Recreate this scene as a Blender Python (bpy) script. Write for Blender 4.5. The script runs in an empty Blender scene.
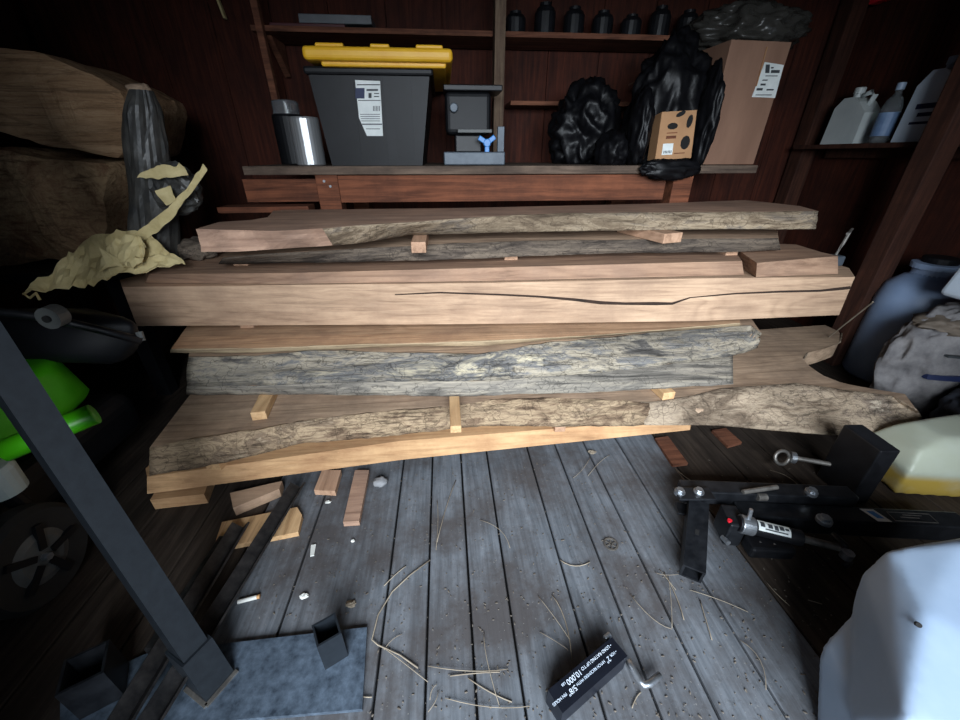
import bpy, bmesh, math, random
from mathutils import Vector, Matrix, noise
from mathutils.geometry import tessellate_polygon
random.seed(7)
S = bpy.context.scene
COL = S.collection
PI = math.pi
# ------------------------------------------------------------------ camera
CAMH, FPX, PITCH, YAW = 1.0, 385.0, math.radians(28), math.radians(5)
cd = bpy.data.cameras.new('camera'); cd.sensor_width = 36; cd.lens = 36 * FPX / 960; cd.clip_start = 0.02
cam = bpy.data.objects.new('camera', cd); COL.objects.link(cam)
cam.location = (0, 0, CAMH); cam.rotation_euler = (PI / 2 - PITCH, 0, -YAW)
S.camera = cam
# ------------------------------------------------------------------ world, light, exposure
S.view_settings.view_transform = 'Standard'; S.view_settings.look = 'None'
S.view_settings.gamma = 1; S.view_settings.use_curve_mapping = False
S.view_settings.exposure = -0.1
W = bpy.data.worlds.new('sky'); S.world = W; W.use_nodes = True
bg = W.node_tree.nodes['Background']; bg.inputs[0].default_value = (0.55, 0.75, 1, 1); bg.inputs[1].default_value = 0.45

def area(name, loc, target, sx, sy, power, color):
    l = bpy.data.lights.new(name, 'AREA'); l.shape = 'RECTANGLE'; l.size = sx; l.size_y = sy; l.energy = power; l.color = color
    o = bpy.data.objects.new(name, l); COL.objects.link(o); o.location = loc
    o.rotation_euler = (Vector(target) - Vector(loc)).to_track_quat('-Z', 'Y').to_euler()
    return o
# daylight coming in by the open doorway behind and left of the camera
area('doorway_daylight', (-0.2, -3.2, 2.1), (0.1, 1.0, 0.3), 3.2, 2.2, 690, (0.84, 0.92, 1.0))

# ------------------------------------------------------------------ helpers
_F = Vector((math.sin(YAW) * math.cos(PITCH), math.cos(YAW) * math.cos(PITCH), -math.sin(PITCH)))
_R = Vector((math.cos(YAW), -math.sin(YAW), 0)); _U = _R.cross(_F)
def at(px, py, z=None, y=None, x=None):
    """point of the place seen at a photo pixel, on a plane of known height, depth or side"""
    d = _F + _R * ((px - 480) / FPX) - _U * ((py - 360) / FPX)
    t = (z - CAMH) / d.z if z is not None else (y / d.y if y is not None else x / d.x)
    return Vector((0, 0, CAMH)) + d * t

WL = {}
def thing(name, label, cat, loc, group=None):
    o = bpy.data.objects.new(name, None); o.empty_display_size = 0.05; COL.objects.link(o); o.location = loc
    o['label'] = label; o['category'] = cat
    if group: o['group'] = group
    WL[o.name] = Vector(loc)
    return o
def tag(o, label, cat, group=None, kind=None):
    o['label'] = label; o['category'] = cat
    if group: o['group'] = group
    if kind: o['kind'] = kind
    return o
def obj(name, bm, mats, parent=None, smooth=False, bevel=0, label=None, segs=2, origin=None):
    """link a bmesh (world coordinates) as one mesh object, origin at its base centre"""
    if bevel:
        es = [e for e in bm.edges if len(e.link_faces) == 2 and e.calc_face_angle(0) > 0.5]
        bmesh.ops.bevel(bm, geom=es, offset=bevel, segments=segs, profile=0.5, affect='EDGES', clamp_overlap=True)
    bmesh.ops.recalc_face_normals(bm, faces=bm.faces)
    xs = [v.co for v in bm.verts]
    mn = Vector((min(c.x for c in xs), min(c.y for c in xs), min(c.z for c in xs)))
    mx = Vector((max(c.x for c in xs), max(c.y for c in xs), max(c.z for c in xs)))
    c = Vector(((mn.x + mx.x) / 2, (mn.y + mx.y) / 2, mn.z)) if origin is None else Vector(origin)
    bmesh.ops.translate(bm, verts=bm.verts, vec=-c)
    me = bpy.data.meshes.new(name); bm.to_mesh(me); bm.free()
    for m in (mats if isinstance(mats, (list, tuple)) else [mats]): me.materials.append(m)
    if smooth:
        for p in me.polygons: p.use_smooth = True
    o = bpy.data.objects.new(name, me); COL.objects.link(o)
    WL[o.name] = c
    if parent is not None:
        o.parent = parent; o.location = c - WL[parent.name]
    else:
        o.location = c
    if label: o['label'] = label
    return o
def struct(name, bm, m, parent=None, **k):
    o = obj(name, bm, m, parent, **k); o['kind'] = 'structure'; return o

def B(): return bmesh.new()
def box(bm, c, s, rot=None, mi=0):
    r = bmesh.ops.create_cube(bm, size=1)
    M = Matrix.Translation(Vector(c)) @ (rot.to_4x4() if rot is not None else Matrix.Identity(4)) @ Matrix.Diagonal((s[0], s[1], s[2], 1))
    bmesh.ops.transform(bm, matrix=M, verts=r['verts'])
    for v in r['verts']:
        for f in v.link_faces: f.material_index = mi
    return r['verts']
def rz(deg): return Matrix.Rotation(math.radians(deg), 3, 'Z')
def frame(d, up=(0, 0, 1)):
    d = Vector(d).normalized(); u = Vector(up)
    if abs(d.dot(u)) > 0.98: u = Vector((0, 1, 0))
    s = u.cross(d).normalized(); u = d.cross(s)
    return Matrix((d, s, u)).transposed()
def bar(bm, p, q, w, h, up=(0, 0, 1), mi=0):
    p, q = Vector(p), Vector(q)
    return box(bm, (p + q) / 2, ((q - p).length, w, h), frame(q - p, up), mi)
def cyl(bm, p, q, r, r2=None, seg=20, mi=0):
    p, q = Vector(p), Vector(q)
    res = bmesh.ops.create_cone(bm, cap_ends=True, segments=seg, radius1=r, radius2=r if r2 is None else r2, depth=(q - p).length)
    M = Matrix.Translation((p + q) / 2) @ (q - p).to_track_quat('Z', 'Y').to_matrix().to_4x4()
    bmesh.ops.transform(bm, matrix=M, verts=res['verts'])
    for v in res['verts']:
        for f in v.link_faces: f.material_index = mi
def tube(bm, pts, r, seg=8, mi=0, taper=1.0):
    pts = [Vector(p) for p in pts]; rings = []
    for i, p in enumerate(pts):
        d = (pts[min(i + 1, len(pts) - 1)] - pts[max(i - 1, 0)])
        Mx = frame(d); rr = r * (1 + (taper - 1) * i / max(1, len(pts) - 1))
        rings.append([bm.verts.new(p + Mx @ Vector((0, math.cos(a) * rr, math.sin(a) * rr))) for a in [2 * PI * k / seg for k in range(seg)]])
    for a, b in zip(rings, rings[1:]):
        for k in range(seg):
            f = bm.faces.new((a[k], a[(k + 1) % seg], b[(k + 1) % seg], b[k])); f.material_index = mi
    bm.faces.new(rings[0][::-1]).material_index = mi; bm.faces.new(rings[-1]).material_index = mi
def lathe(bm, prof, c, seg=28, mi=0, M=None):
    c = Vector(c); rings = []
    for r, z in prof:
        ring = []
        for k in range(seg):
            a = 2 * PI * k / seg; v = Vector((r * math.cos(a), r * math.sin(a), z))
            if M is not None: v = M @ v
            ring.append(bm.verts.new(c + v))
        rings.append(ring)
    for a, b in zip(rings, rings[1:]):
        for k in range(seg): bm.faces.new((a[k], a[(k + 1) % seg], b[(k + 1) % seg], b[k])).material_index = mi
    bm.faces.new(rings[0][::-1]).material_index = mi; bm.faces.new(rings[-1]).material_index = mi
def prism(bm, bot, top, mi=0):
    a = [bm.verts.new(Vector(p)) for p in bot]; b = [bm.verts.new(Vector(p)) for p in top]; n = len(a)
    for i in range(n): bm.faces.new((a[i], a[(i + 1) % n], b[(i + 1) % n], b[i])).material_index = mi
    bm.faces.new(a[::-1]).material_index = mi; bm.faces.new(b).material_index = mi
def hull(bm, pts):
    vs = [bm.verts.new(Vector(p)) for p in pts]
    r = bmesh.ops.convex_hull(bm, input=vs)
    junk = [g for g in r['geom_interior'] if isinstance(g, bmesh.types.BMVert)]
    if junk: bmesh.ops.delete(bm, geom=junk, context='VERTS')
    bmesh.ops.dissolve_limit(bm, angle_limit=0.02, verts=bm.verts, edges=bm.edges)
def blob(bm, c, rad, amp=0.25, freq=2.5, seed=0, sub=4, ridged=True, zmin=None, rot=None, mi=0):
    r = bmesh.ops.create_icosphere(bm, subdivisions=sub, radius=1)
    o = Vector((seed * 7.3, seed * 3.1, seed * 5.7)); c = Vector(c)
    for v in r['verts']:
        n = v.co.normalized()
        a = noise.noise(n * freq + o); b = noise.noise(n * freq * 2.3 + o * 2); d = noise.noise(n * freq * 5 + o)
        if ridged: k = (0.5 - abs(a)) * 1.2 + (0.4 - abs(b)) * 0.6 + (0.3 - abs(d)) * 0.25
        else: k = a + 0.5 * b + 0.25 * d
        p = n * (1 + amp * k); p = Vector((p.x * rad[0], p.y * rad[1], p.z * rad[2]))
        if rot is not None: p = rot @ p
        v.co = c + p
        if zmin is not None and v.co.z < zmin: v.co.z = zmin
    for v in r['verts']:
        for f in v.link_faces: f.material_index = mi
def resample(pts, n):
    pts = [Vector(p) for p in pts]; L = [0]
    for a, b in zip(pts, pts[1:]): L.append(L[-1] + (b - a).length)
    out = []; j = 0
    for i in range(n):
        t = L[-1] * i / (n - 1)
        while j < len(pts) - 2 and L[j + 1] < t: j += 1
        s = (t - L[j]) / max(1e-9, L[j + 1] - L[j]); out.append(pts[j].lerp(pts[j + 1], min(1, max(0, s))))
    return out

# ------------------------------------------------------------------ materials
def srgb(r, g, b):
    f = lambda c: (c / 255 / 12.92) if c <= 10 else ((c / 255 + 0.055) / 1.055) ** 2.4
    return (f(r), f(g), f(b), 1)
def base(name, rough=0.7, metal=0.0, spec=0.5):
    m = bpy.data.materials.new(name); m.use_nodes = True; nt = m.node_tree
    p = nt.nodes['Principled BSDF']; p.inputs['Roughness'].default_value = rough; p.inputs['Metallic'].default_value = metal
    p.inputs['Specular IOR Level'].default_value = spec
    return m, nt, p
def coords(nt, scale, rotz=0):
    tc = nt.nodes.new('ShaderNodeTexCoord'); oi = nt.nodes.new('ShaderNodeObjectInfo'); mp = nt.nodes.new('ShaderNodeMapping')
    mu = nt.nodes.new('ShaderNodeMath'); mu.operation = 'MULTIPLY'; mu.inputs[1].default_value = 37
    nt.links.new(oi.outputs['Random'], mu.inputs[0])
    mp.inputs['Scale'].default_value = scale; mp.inputs['Rotation'].default_value = (0, 0, rotz)
    nt.links.new(tc.outputs['Object'], mp.inputs['Vector']); nt.links.new(mu.outputs[0], mp.inputs['Location'])
    return mp.outputs[0]
def noise_n(nt, vec, scale, detail=8, rough=0.6, dist=0.0):
    n = nt.nodes.new('ShaderNodeTexNoise'); n.inputs['Scale'].default_value = scale; n.inputs['Detail'].default_value = detail
    n.inputs['Roughness'].default_value = rough; n.inputs['Distortion'].default_value = dist
    nt.links.new(vec, n.inputs['Vector']); return n.outputs['Fac']
def ramp(nt, fac, stops):
    r = nt.nodes.new('ShaderNodeValToRGB'); nt.links.new(fac, r.inputs[0]); e = r.color_ramp.elements
    while len(e) < len(stops): e.new(0.5)
    for k, (p, c) in enumerate(stops): e[k].position = p; e[k].color = c
    return r.outputs['Color']
def mix(nt, fac, a, b, mode='MIX'):
    m = nt.nodes.new('ShaderNodeMix'); m.data_type = 'RGBA'; m.blend_type = mode
    if isinstance(fac, (int, float)): m.inputs[0].default_value = fac
    else: nt.links.new(fac, m.inputs[0])
    for k, v in ((6, a), (7, b)):
        if isinstance(v, tuple): m.inputs[k].default_value = v
        else: nt.links.new(v, m.inputs[k])
    return m.outputs[2]
def bump(nt, p, h, strength=0.3, dist=0.01):
    b = nt.nodes.new('ShaderNodeBump'); b.inputs['Strength'].default_value = strength; b.inputs['Distance'].default_value = dist
    nt.links.new(h, b.inputs['Height']); nt.links.new(b.outputs[0], p.inputs['Normal'])
def wood(name, c1, c2, dirt, dirt_amt=0.4, axis=0, rough=0.8, fine=60, bs=0.25, rotz=0):
    m, nt, p = base(name, rough, spec=0.25)
    sc = [1, 1, 1]; sc[axis] = 0.05
    v = coords(nt, sc, rotz); v2 = coords(nt, (1, 1, 1))
    g = noise_n(nt, v, fine, 8, 0.72, 0.5)
    sc2 = [1, 1, 1]; sc2[axis] = 0.16
    v3 = coords(nt, sc2, rotz)
    wv = noise_n(nt, v3, 5, 2, 0.45, 0.8)
    dk = tuple(x * 0.62 for x in c1[:3]) + (1,)
    col = ramp(nt, g, [(0.36, dk), (0.45, c1), (0.6, c2)])
    rg = nt.nodes.new('ShaderNodeMath'); rg.operation = 'MULTIPLY'; rg.inputs[1].default_value = 9; nt.links.new(wv, rg.inputs[0])
    fr = nt.nodes.new('ShaderNodeMath'); fr.operation = 'PINGPONG'; fr.inputs[1].default_value = 0.5; nt.links.new(rg.outputs[0], fr.inputs[0])
    col2 = ramp(nt, fr.outputs[0], [(0.0, dk), (0.12, c1), (0.3, c2)])
    col = mix(nt, 0.3, col, col2)
    d = noise_n(nt, v2, 4.5, 8, 0.7)
    dm = ramp(nt, d, [(0.42, (0, 0, 0, 1)), (0.68, (dirt_amt, dirt_amt, dirt_amt, 1))])
    col = mix(nt, dm, col, dirt)
    sp = noise_n(nt, v2, 120, 3, 0.7)
    spm = ramp(nt, sp, [(0.62, (0, 0, 0, 1)), (0.75, (0.35, 0.35, 0.35, 1))])
    col = mix(nt, spm, col, c2)
    nt.links.new(col, p.inputs['Base Color']); bump(nt, p, g, bs, 0.004)
    return m
def bark(name, stops, scale=9, stretch=0.28, bs=0.9, rough=0.9, sdist=0.025, crack=0.6):
    m, nt, p = base(name, rough, spec=0.2)
    v = coords(nt, (stretch, 1, 1)); v2 = coords(nt, (1, 1, 1))
    n1 = noise_n(nt, v, scale * 2.2, 10, 0.72, 0.9)
    n2 = noise_n(nt, v, scale * 0.6, 6, 0.6, 0.4)
    mx = nt.nodes.new('ShaderNodeMath'); mx.operation = 'MULTIPLY_ADD'; mx.inputs[1].default_value = 0.55
    nt.links.new(n1, mx.inputs[0])
    hf = nt.nodes.new('ShaderNodeMath'); hf.operation = 'MULTIPLY'; hf.inputs[1].default_value = 0.45; nt.links.new(n2, hf.inputs[0])
    nt.links.new(hf.outputs[0], mx.inputs[2])
    stops = [(0.5 + (p_ - 0.52) * 0.62, c_) for p_, c_ in stops]
    col = ramp(nt, mx.outputs[0], stops)
    n4 = noise_n(nt, coords(nt, (stretch * 0.7, 1, 1)), scale * 0.45, 5, 0.6, 0.3)
    pm = ramp(nt, n4, [(0.44, (0, 0, 0, 1)), (0.62, (0.6, 0.6, 0.6, 1))])
    col = mix(nt, pm, col, tuple(x * 0.5 for x in stops[1][1][:3]) + (1,))
    n5 = noise_n(nt, coords(nt, (stretch * 0.25, 1, 1.4)), scale * 6, 8, 0.75, 0.4)
    fm = ramp(nt, n5, [(0.36, (0.75, 0.75, 0.75, 1)), (0.5, (0, 0, 0, 1))])
    col = mix(nt, fm, col, stops[0][1])
    vo = nt.nodes.new('ShaderNodeTexVoronoi'); vo.feature = 'DISTANCE_TO_EDGE'; vo.inputs['Scale'].default_value = scale * 2.5
    wv = nt.nodes.new('ShaderNodeMix'); wv.data_type = 'VECTOR'; wv.inputs[0].default_value = 0.12
    nz = nt.nodes.new('ShaderNodeTexNoise'); nz.inputs['Scale'].default_value = 14; nt.links.new(v2, nz.inputs['Vector'])
    nt.links.new(v, wv.inputs[4]); nt.links.new(nz.outputs['Color'], wv.inputs[5]); nt.links.new(wv.outputs[1], vo.inputs['Vector'])
    ck = ramp(nt, vo.outputs['Distance'], [(0.0, (crack, crack, crack, 1)), (0.03, (0, 0, 0, 1))])
    col = mix(nt, ck, col, stops[0][1])
    nt.links.new(col, p.inputs['Base Color']); bump(nt, p, mx.outputs[0], bs, sdist)
    return m
def paint(name, c, c2=None, rough=0.5, metal=0.0, scale=12, lo=0.35, hi=0.65, bs=0.0, spec=0.5, stretch=(1, 1, 1), coat=0):
    m, nt, p = base(name, rough, metal, spec)
    v = coords(nt, stretch); n = noise_n(nt, v, scale, 6, 0.65)
    col = ramp(nt, n, [(lo, c), (hi, c2 or tuple(min(1, x * 1.35) for x in c[:3]) + (1,))])
    nt.links.new(col, p.inputs['Base Color'])
    if bs: bump(nt, p, n, bs, 0.005)
    if coat: p.inputs['Coat Weight'].default_value = coat; p.inputs['Coat Roughness'].default_value = 0.25
    return m
M = {}
M['floor'] = None
def floor_mat():
    m, nt, p = base('floor_boards', 0.72, spec=0.35)
    v = coords(nt, (1, 0.06, 1)); v2 = coords(nt, (1, 1, 1))
    g = noise_n(nt, v, 70, 6, 0.65, 0.3)
    col = ramp(nt, g, [(0.3, srgb(78, 83, 89)), (0.72, srgb(124, 129, 136))])
    d = noise_n(nt, v2, 3.2, 8, 0.7)
    dm = ramp(nt, d, [(0.42, (0, 0, 0, 1)), (0.60, (0.85, 0.85, 0.85, 1))])
    col = mix(nt, dm, col, srgb(72, 67, 66))
    s = noise_n(nt, v2, 45, 5, 0.75)
    sm = ramp(nt, s, [(0.55, (0, 0, 0, 1)), (0.7, (0.5, 0.5, 0.5, 1))])
    col = mix(nt, sm, col, srgb(62, 58, 56))
    s2 = noise_n(nt, v2, 150, 3, 0.7)
    sm2 = ramp(nt, s2, [(0.66, (0, 0, 0, 1)), (0.74, (0.6, 0.6, 0.6, 1))])
    col = mix(nt, sm2, col, srgb(160, 158, 152))
    nt.links.new(col, p.inputs['Base Color']); bump(nt, p, g, 0.3, 0.003)
    return m
M['floor'] = floor_mat()
M['floor_brown'] = wood('bare_shaded_floor_boards', srgb(48, 40, 34), srgb(70, 60, 52), srgb(36, 30, 27), 0.6, axis=1)  # bare brown boards, darkened further to stand in for dim light at the sides
M['dark'] = paint('dark_gap', srgb(14, 13, 13), rough=0.9)
M['redwood'] = wood('old_redwood', srgb(58, 27, 19), srgb(82, 40, 27), srgb(34, 19, 15), 0.6, axis=2)
M['redwood_x'] = wood('old_redwood_beam', srgb(94, 55, 38), srgb(130, 78, 54), srgb(60, 37, 29), 0.6, axis=0)
M['shelfwood'] = wood('shelf_wood', srgb(100, 62, 46), srgb(135, 88, 66), srgb(52, 36, 30), 0.6, axis=0)
M['studwood'] = wood('stud_wood', srgb(58, 34, 26), srgb(80, 49, 37), srgb(36, 23, 20), 0.6, axis=2)
M['greypost'] = wood('grey_post', srgb(98, 80, 66), srgb(132, 112, 92), srgb(60, 40, 34), 0.6, axis=2)
M['benchtop'] = wood('bench_top', srgb(86, 72, 62), srgb(118, 100, 86), srgb(44, 36, 32), 0.6, axis=0)
dirt_b = srgb(92, 76, 66)
M['sawn_tan'] = wood('sawn_tan', srgb(182, 146, 114), srgb(208, 172, 138), srgb(142, 112, 92), 0.7)
M['sawn_pale'] = wood('sawn_pale', srgb(170, 140, 115), srgb(196, 165, 137), srgb(142, 116, 97), 0.6)
M['sawn_grey'] = wood('sawn_grey', srgb(164, 138, 114), srgb(196, 168, 142), srgb(122, 104, 90), 0.7)
M['sawn_pink'] = wood('sawn_pink', srgb(154, 122, 103), srgb(180, 146, 124), srgb(120, 99, 87), 0.6)
M['yellow_pine'] = wood('yellow_plank', srgb(184, 144, 104), srgb(210, 170, 126), srgb(146, 104, 74), 0.6)
M['red_plank'] = wood('reddish_plank', srgb(146, 115, 94), srgb(174, 141, 116), srgb(124, 101, 87), 0.6)
M['sticker'] = wood('sticker_wood', srgb(196, 156, 112), srgb(222, 184, 138), srgb(160, 124, 92), 0.4, axis=1)
M['sticker_pink'] = wood('sticker_pink', srgb(170, 134, 108), srgb(198, 160, 132), srgb(136, 106, 88), 0.4, axis=1)
k = srgb
M['bark_grey'] = bark('grey_bark', [(0.30, k(34, 31, 30)), (0.42, k(104, 100, 96)), (0.52, k(180, 168, 148)), (0.62, k(112, 112, 114)), (0.74, k(218, 204, 174))], 9, 0.22)
M['bark_grey_low'] = bark('grey_flat_bark', [(0.30, k(50, 48, 46)), (0.45, k(124, 118, 110)), (0.58, k(172, 162, 146)), (0.72, k(110, 106, 102))], 10, 0.12, bs=0.5)
M['bark_brown'] = bark('brown_bark', [(0.30, k(44, 34, 27)), (0.43, k(128, 106, 86)), (0.53, k(184, 160, 130)), (0.62, k(124, 104, 86)), (0.74, k(206, 186, 156))], 10, 0.32)
M['bark_gnarly'] = bark('gnarly_bark', [(0.28, k(48, 40, 34)), (0.42, k(138, 120, 102)), (0.54, k(194, 174, 150)), (0.66, k(140, 124, 110)), (0.78, k(216, 200, 178))], 7, 0.6, bs=0.9, sdist=0.03)
M['bark_dark'] = bark('dark_bark', [(0.30, k(38, 33, 30)), (0.45, k(88, 78, 70)), (0.58, k(126, 112, 98)), (0.72, k(78, 70, 64))], 10, 0.2)
M['bark_tan'] = bark('tan_bark', [(0.28, k(56, 44, 36)), (0.42, k(132, 114, 94)), (0.52, k(182, 162, 136)), (0.64, k(120, 110, 102)), (0.76, k(198, 182, 156))], 10, 0.3)
M['thin_edge'] = bark('thin_pale_edge', [(0.3, k(110, 92, 74)), (0.5, k(190, 168, 136)), (0.7, k(160, 136, 108))], 9, 0.1, bs=0.3, crack=0.2)
M['log_face'] = bark('log_sawn_face', [(0.30, k(100, 74, 54)), (0.5, k(164, 130, 98)), (0.7, k(192, 160, 126))], 12, 0.15, bs=0.7, crack=0.2)
M['log_burl'] = bark('log_burl', [(0.30, k(92, 64, 46)), (0.45, k(164, 126, 96)), (0.6, k(206, 174, 134)), (0.75, k(138, 104, 78))], 6, 0.9, bs=1.0, sdist=0.04, crack=0.3)
M['steel_blue'] = paint('worn_dark_steel', k(21, 26, 32), k(32, 38, 44), 0.5, 0.1, 60, 0.35, 0.8, 0.05)
M['plate'] = paint('scuffed_steel_plate', k(56, 66, 78), k(116, 132, 150), 0.36, 0.35, 40, 0.30, 0.72, 0.2)
M['black_steel'] = paint('black_steel', k(20, 22, 26), k(40, 42, 46), 0.38, 0.3, 30)
M['rust_bar'] = paint('dark_angle_iron', k(34, 34, 36), k(62, 60, 60), 0.45, 0.5, 40)
M['black_paint'] = paint('black_paint', k(13, 14, 17), k(24, 25, 29), 0.45, 0.0, 25, spec=0.35)
M['black_plastic'] = paint('black_plastic', k(13, 14, 17), k(20, 21, 25), 0.5, spec=0.3)
M['bag'] = paint('black_bag_plastic', k(8, 8, 10), k(14, 14, 17), 0.42, 0, 30, bs=0.2, spec=0.22)
M['wrap'] = paint('black_wrap', k(46, 46, 46), k(74, 72, 68), 0.42, 0, 18, bs=0.5)
M['zinc'] = paint('zinc', k(150, 156, 162), k(196, 200, 206), 0.32, 0.85, 40)
M['dull_zinc'] = paint('dull_zinc', k(112, 108, 104), k(150, 146, 140), 0.45, 0.7, 40)
M['stainless'] = paint('stainless', k(176, 178, 180), k(206, 208, 210), 0.38, 0.72, 3, stretch=(20, 20, 0.3))
M['yellow_lid'] = paint('yellow_lid', k(226, 168, 30), k(236, 182, 44), 0.45)
M['label'] = paint('paper_label', k(202, 208, 206), k(226, 230, 228), 0.6)
M['ink'] = paint('ink', k(44, 48, 52), k(62, 66, 70), 0.6)
M['navy'] = paint('navy_ink', k(20, 32, 66), k(26, 38, 76), 0.6)
M['white_ink'] = paint('white_ink', k(206, 222, 240), k(226, 236, 248), 0.6)
M['box_navy'] = paint('black_carton', k(15, 18, 27), k(22, 26, 36), 0.42)
M['card'] = paint('cardboard', k(126, 94, 76), k(142, 108, 88), 0.75, 0, 9, stretch=(1, 1, 0.2))
M['card_light'] = paint('cardboard_light', k(156, 116, 80), k(172, 130, 92), 0.75, 0, 9)
M['kraft'] = paint('kraft_paper', k(190, 170, 118), k(214, 196, 146), 0.8, 0, 14, bs=0.4)
M['blue'] = paint('blue_plastic', k(50, 120, 190), k(62, 134, 204), 0.4)
M['white_jug'] = paint('white_jug_plastic', k(148, 168, 192), k(162, 180, 202), 0.45, 0, 4)
M['pale_plastic'] = paint('pale_plastic', k(178, 190, 186), k(196, 206, 200), 0.45, 0, 4)
M['tank'] = paint('blue_white_tank', k(128, 150, 184), k(146, 166, 196), 0.45, 0, 4)
M['jug_grey'] = paint('grey_white_jug', k(188, 196, 196), k(206, 212, 210), 0.4, 0, 5)
M['jug_blue'] = paint('bluish_white_jug', k(186, 202, 218), k(202, 214, 226), 0.4, 0, 5)
M['sack'] = paint('woven_sack', k(98, 96, 98), k(134, 131, 131), 0.7, 0, 16, bs=0.5)
M['sack_tan'] = paint('sack_tan', k(92, 82, 72), k(112, 100, 88), 0.7, 0, 16, bs=0.4)
M['cloth'] = paint('dark_cloth', k(38, 42, 52), k(56, 60, 70), 0.85, 0, 14, bs=0.5)
M['green'] = paint('green_plastic', k(58, 156, 10), k(70, 172, 16), 0.4)
M['rubber'] = paint('tyre_rubber', k(20, 20, 20), k(32, 31, 30), 0.75, 0, 20)
M['grey_plastic'] = paint('grey_plastic', k(70, 72, 72), k(90, 92, 90), 0.5)
M['grey_metal'] = paint('grey_cast_metal', k(66, 74, 84), k(88, 97, 106), 0.5, 0.2, 14)
M['straw'] = paint('dry_straw', k(116, 104, 90), k(156, 144, 126), 0.8)
M['stone'] = paint('stone', k(110, 112, 116), k(142, 142, 144), 0.85, bs=0.4)
M['chip'] = paint('white_chip', k(206, 206, 200), k(228, 228, 222), 0.7)
M['amber'] = paint('tan_filter', k(176, 132, 86), k(196, 150, 102), 0.7)
M['crackfill'] = paint('crack_dark', k(34, 24, 18), k(56, 38, 28), 0.95)
M['debris'] = paint('debris', k(74, 66, 60), k(120, 112, 102), 0.9, 0, 200)
M['redlens'] = paint('red_lens', k(210, 30, 44), k(230, 44, 60), 0.25)
def clear_mat(name, col, rough=0.15, trans=0.8):
    m, nt, p = base(name, rough); p.inputs['Base Color'].default_value = col
    p.inputs['Transmission Weight'].default_value = trans; p.inputs['IOR'].default_value = 1.3; return m
M['clear'] = clear_mat('clear_plastic', k(190, 196, 200), 0.12, 0.85)
M['film'] = clear_mat('plastic_film', k(70, 68, 64), 0.25, 0.35)
def jug_yellow():
    m, nt, p = base('yellowed_jug', 0.4)
    tc = nt.nodes.new('ShaderNodeTexCoord'); sx = nt.nodes.new('ShaderNodeSeparateXYZ'); nt.links.new(tc.outputs['Object'], sx.inputs[0])
    col = ramp(nt, sx.outputs['Z'], [(0.07, k(182, 154, 72)), (0.10, k(180, 186, 168))])
    n = noise_n(nt, coords(nt, (1, 1, 1)), 9, 5)
    col = mix(nt, ramp(nt, n, [(0.5, (0, 0, 0, 1)), (0.8, (0.4, 0.4, 0.4, 1))]), col, k(192, 198, 190))
    nt.links.new(col, p.inputs['Base Color']); return m
M['jug_yellow'] = jug_yellow()

# ------------------------------------------------------------------ the shed
XL, XR, YB, YF, ZC = -2.0, 2.35, 2.62, -0.2, 2.25
bm = B(); random.seed(3)
seams = [-2.0, -1.83, -1.66, -1.47, -1.30, -1.12, -0.947, -0.78, -0.61, -0.435, -0.187, -0.081, 0.025, 0.124, 0.283, 0.395, 0.511, 0.646, 0.806, 1.02, 1.19, 1.36, 1.55, 1.75, 1.95, 2.15, 2.36]
for a, b in zip(seams, seams[1:]):
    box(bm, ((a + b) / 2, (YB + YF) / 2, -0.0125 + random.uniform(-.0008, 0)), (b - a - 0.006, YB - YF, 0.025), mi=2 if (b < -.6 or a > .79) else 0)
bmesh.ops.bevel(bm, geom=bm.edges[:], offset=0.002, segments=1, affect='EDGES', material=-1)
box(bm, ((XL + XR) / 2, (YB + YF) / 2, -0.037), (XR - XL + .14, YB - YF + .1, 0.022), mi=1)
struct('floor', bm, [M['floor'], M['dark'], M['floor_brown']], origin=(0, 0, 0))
bm = B()
x = XL
while x < XR:
    w = min(0.29, XR - x); box(bm, (x + w / 2, YB + 0.03, ZC / 2 - .04), (w - 0.004, 0.03, ZC + .08)); x += 0.29
box(bm, ((XL + XR) / 2, YB + 0.055, ZC / 2 - .04), (XR - XL + .2, 0.02, ZC + .08))
struct('wall_back', bm, M['redwood'], origin=(0, YB, 0))
for nm, X, sgn in (('wall_left', XL, -1), ('wall_right', XR, 1)):
    bm = B(); y = YF
    while y < YB:
        w = min(0.29, YB - y); box(bm, (X + sgn * 0.03, y + w / 2, ZC / 2 - .04), (0.03, w - 0.004, ZC + .08)); y += 0.29
    box(bm, (X + sgn * 0.055, (YB + YF) / 2, ZC / 2 - .04), (0.02, YB - YF + .2, ZC + .08))
    struct(nm, bm, M['redwood'], origin=(X, 0, 0))
bm = B(); box(bm, ((XL + XR) / 2, (YB + YF) / 2, ZC + 0.02), (XR - XL + .2, YB - YF + .2, 0.04))
struct('ceiling', bm, M['redwood'])
bm = B()   # unseen front wall; doorway narrowed and lowered to keep the back and left dim
DL, DR, DH = -0.5, 1.15, 1.56
box(bm, ((XL + DL) / 2, YF - 0.03, ZC / 2), (DL - XL, 0.06, ZC)); box(bm, ((DR + XR) / 2, YF - 0.03, ZC / 2), (XR - DR, 0.06, ZC))
box(bm, ((DL + DR) / 2, YF - 0.03, (DH + ZC) / 2), (DR - DL, 0.06, ZC - DH))
struct('wall_front', bm, M['redwood'])
# studs on the right wall
for i, (x, y, w) in enumerate(((2.085, 1.685, 0.09), (2.26, 2.56, 0.09), (2.26, 0.7, 0.09))):
    bm = B(); box(bm, (x, y, ZC / 2), (0.09, w, ZC)); struct('trim_%d' % (i + 1), bm, M['studwood'], bevel=0.004)
bm = B(); box(bm, (XL + 0.06, 2.4, ZC / 2), (0.09, 0.09, ZC)); struct('trim_4', bm, M['studwood'])

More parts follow.
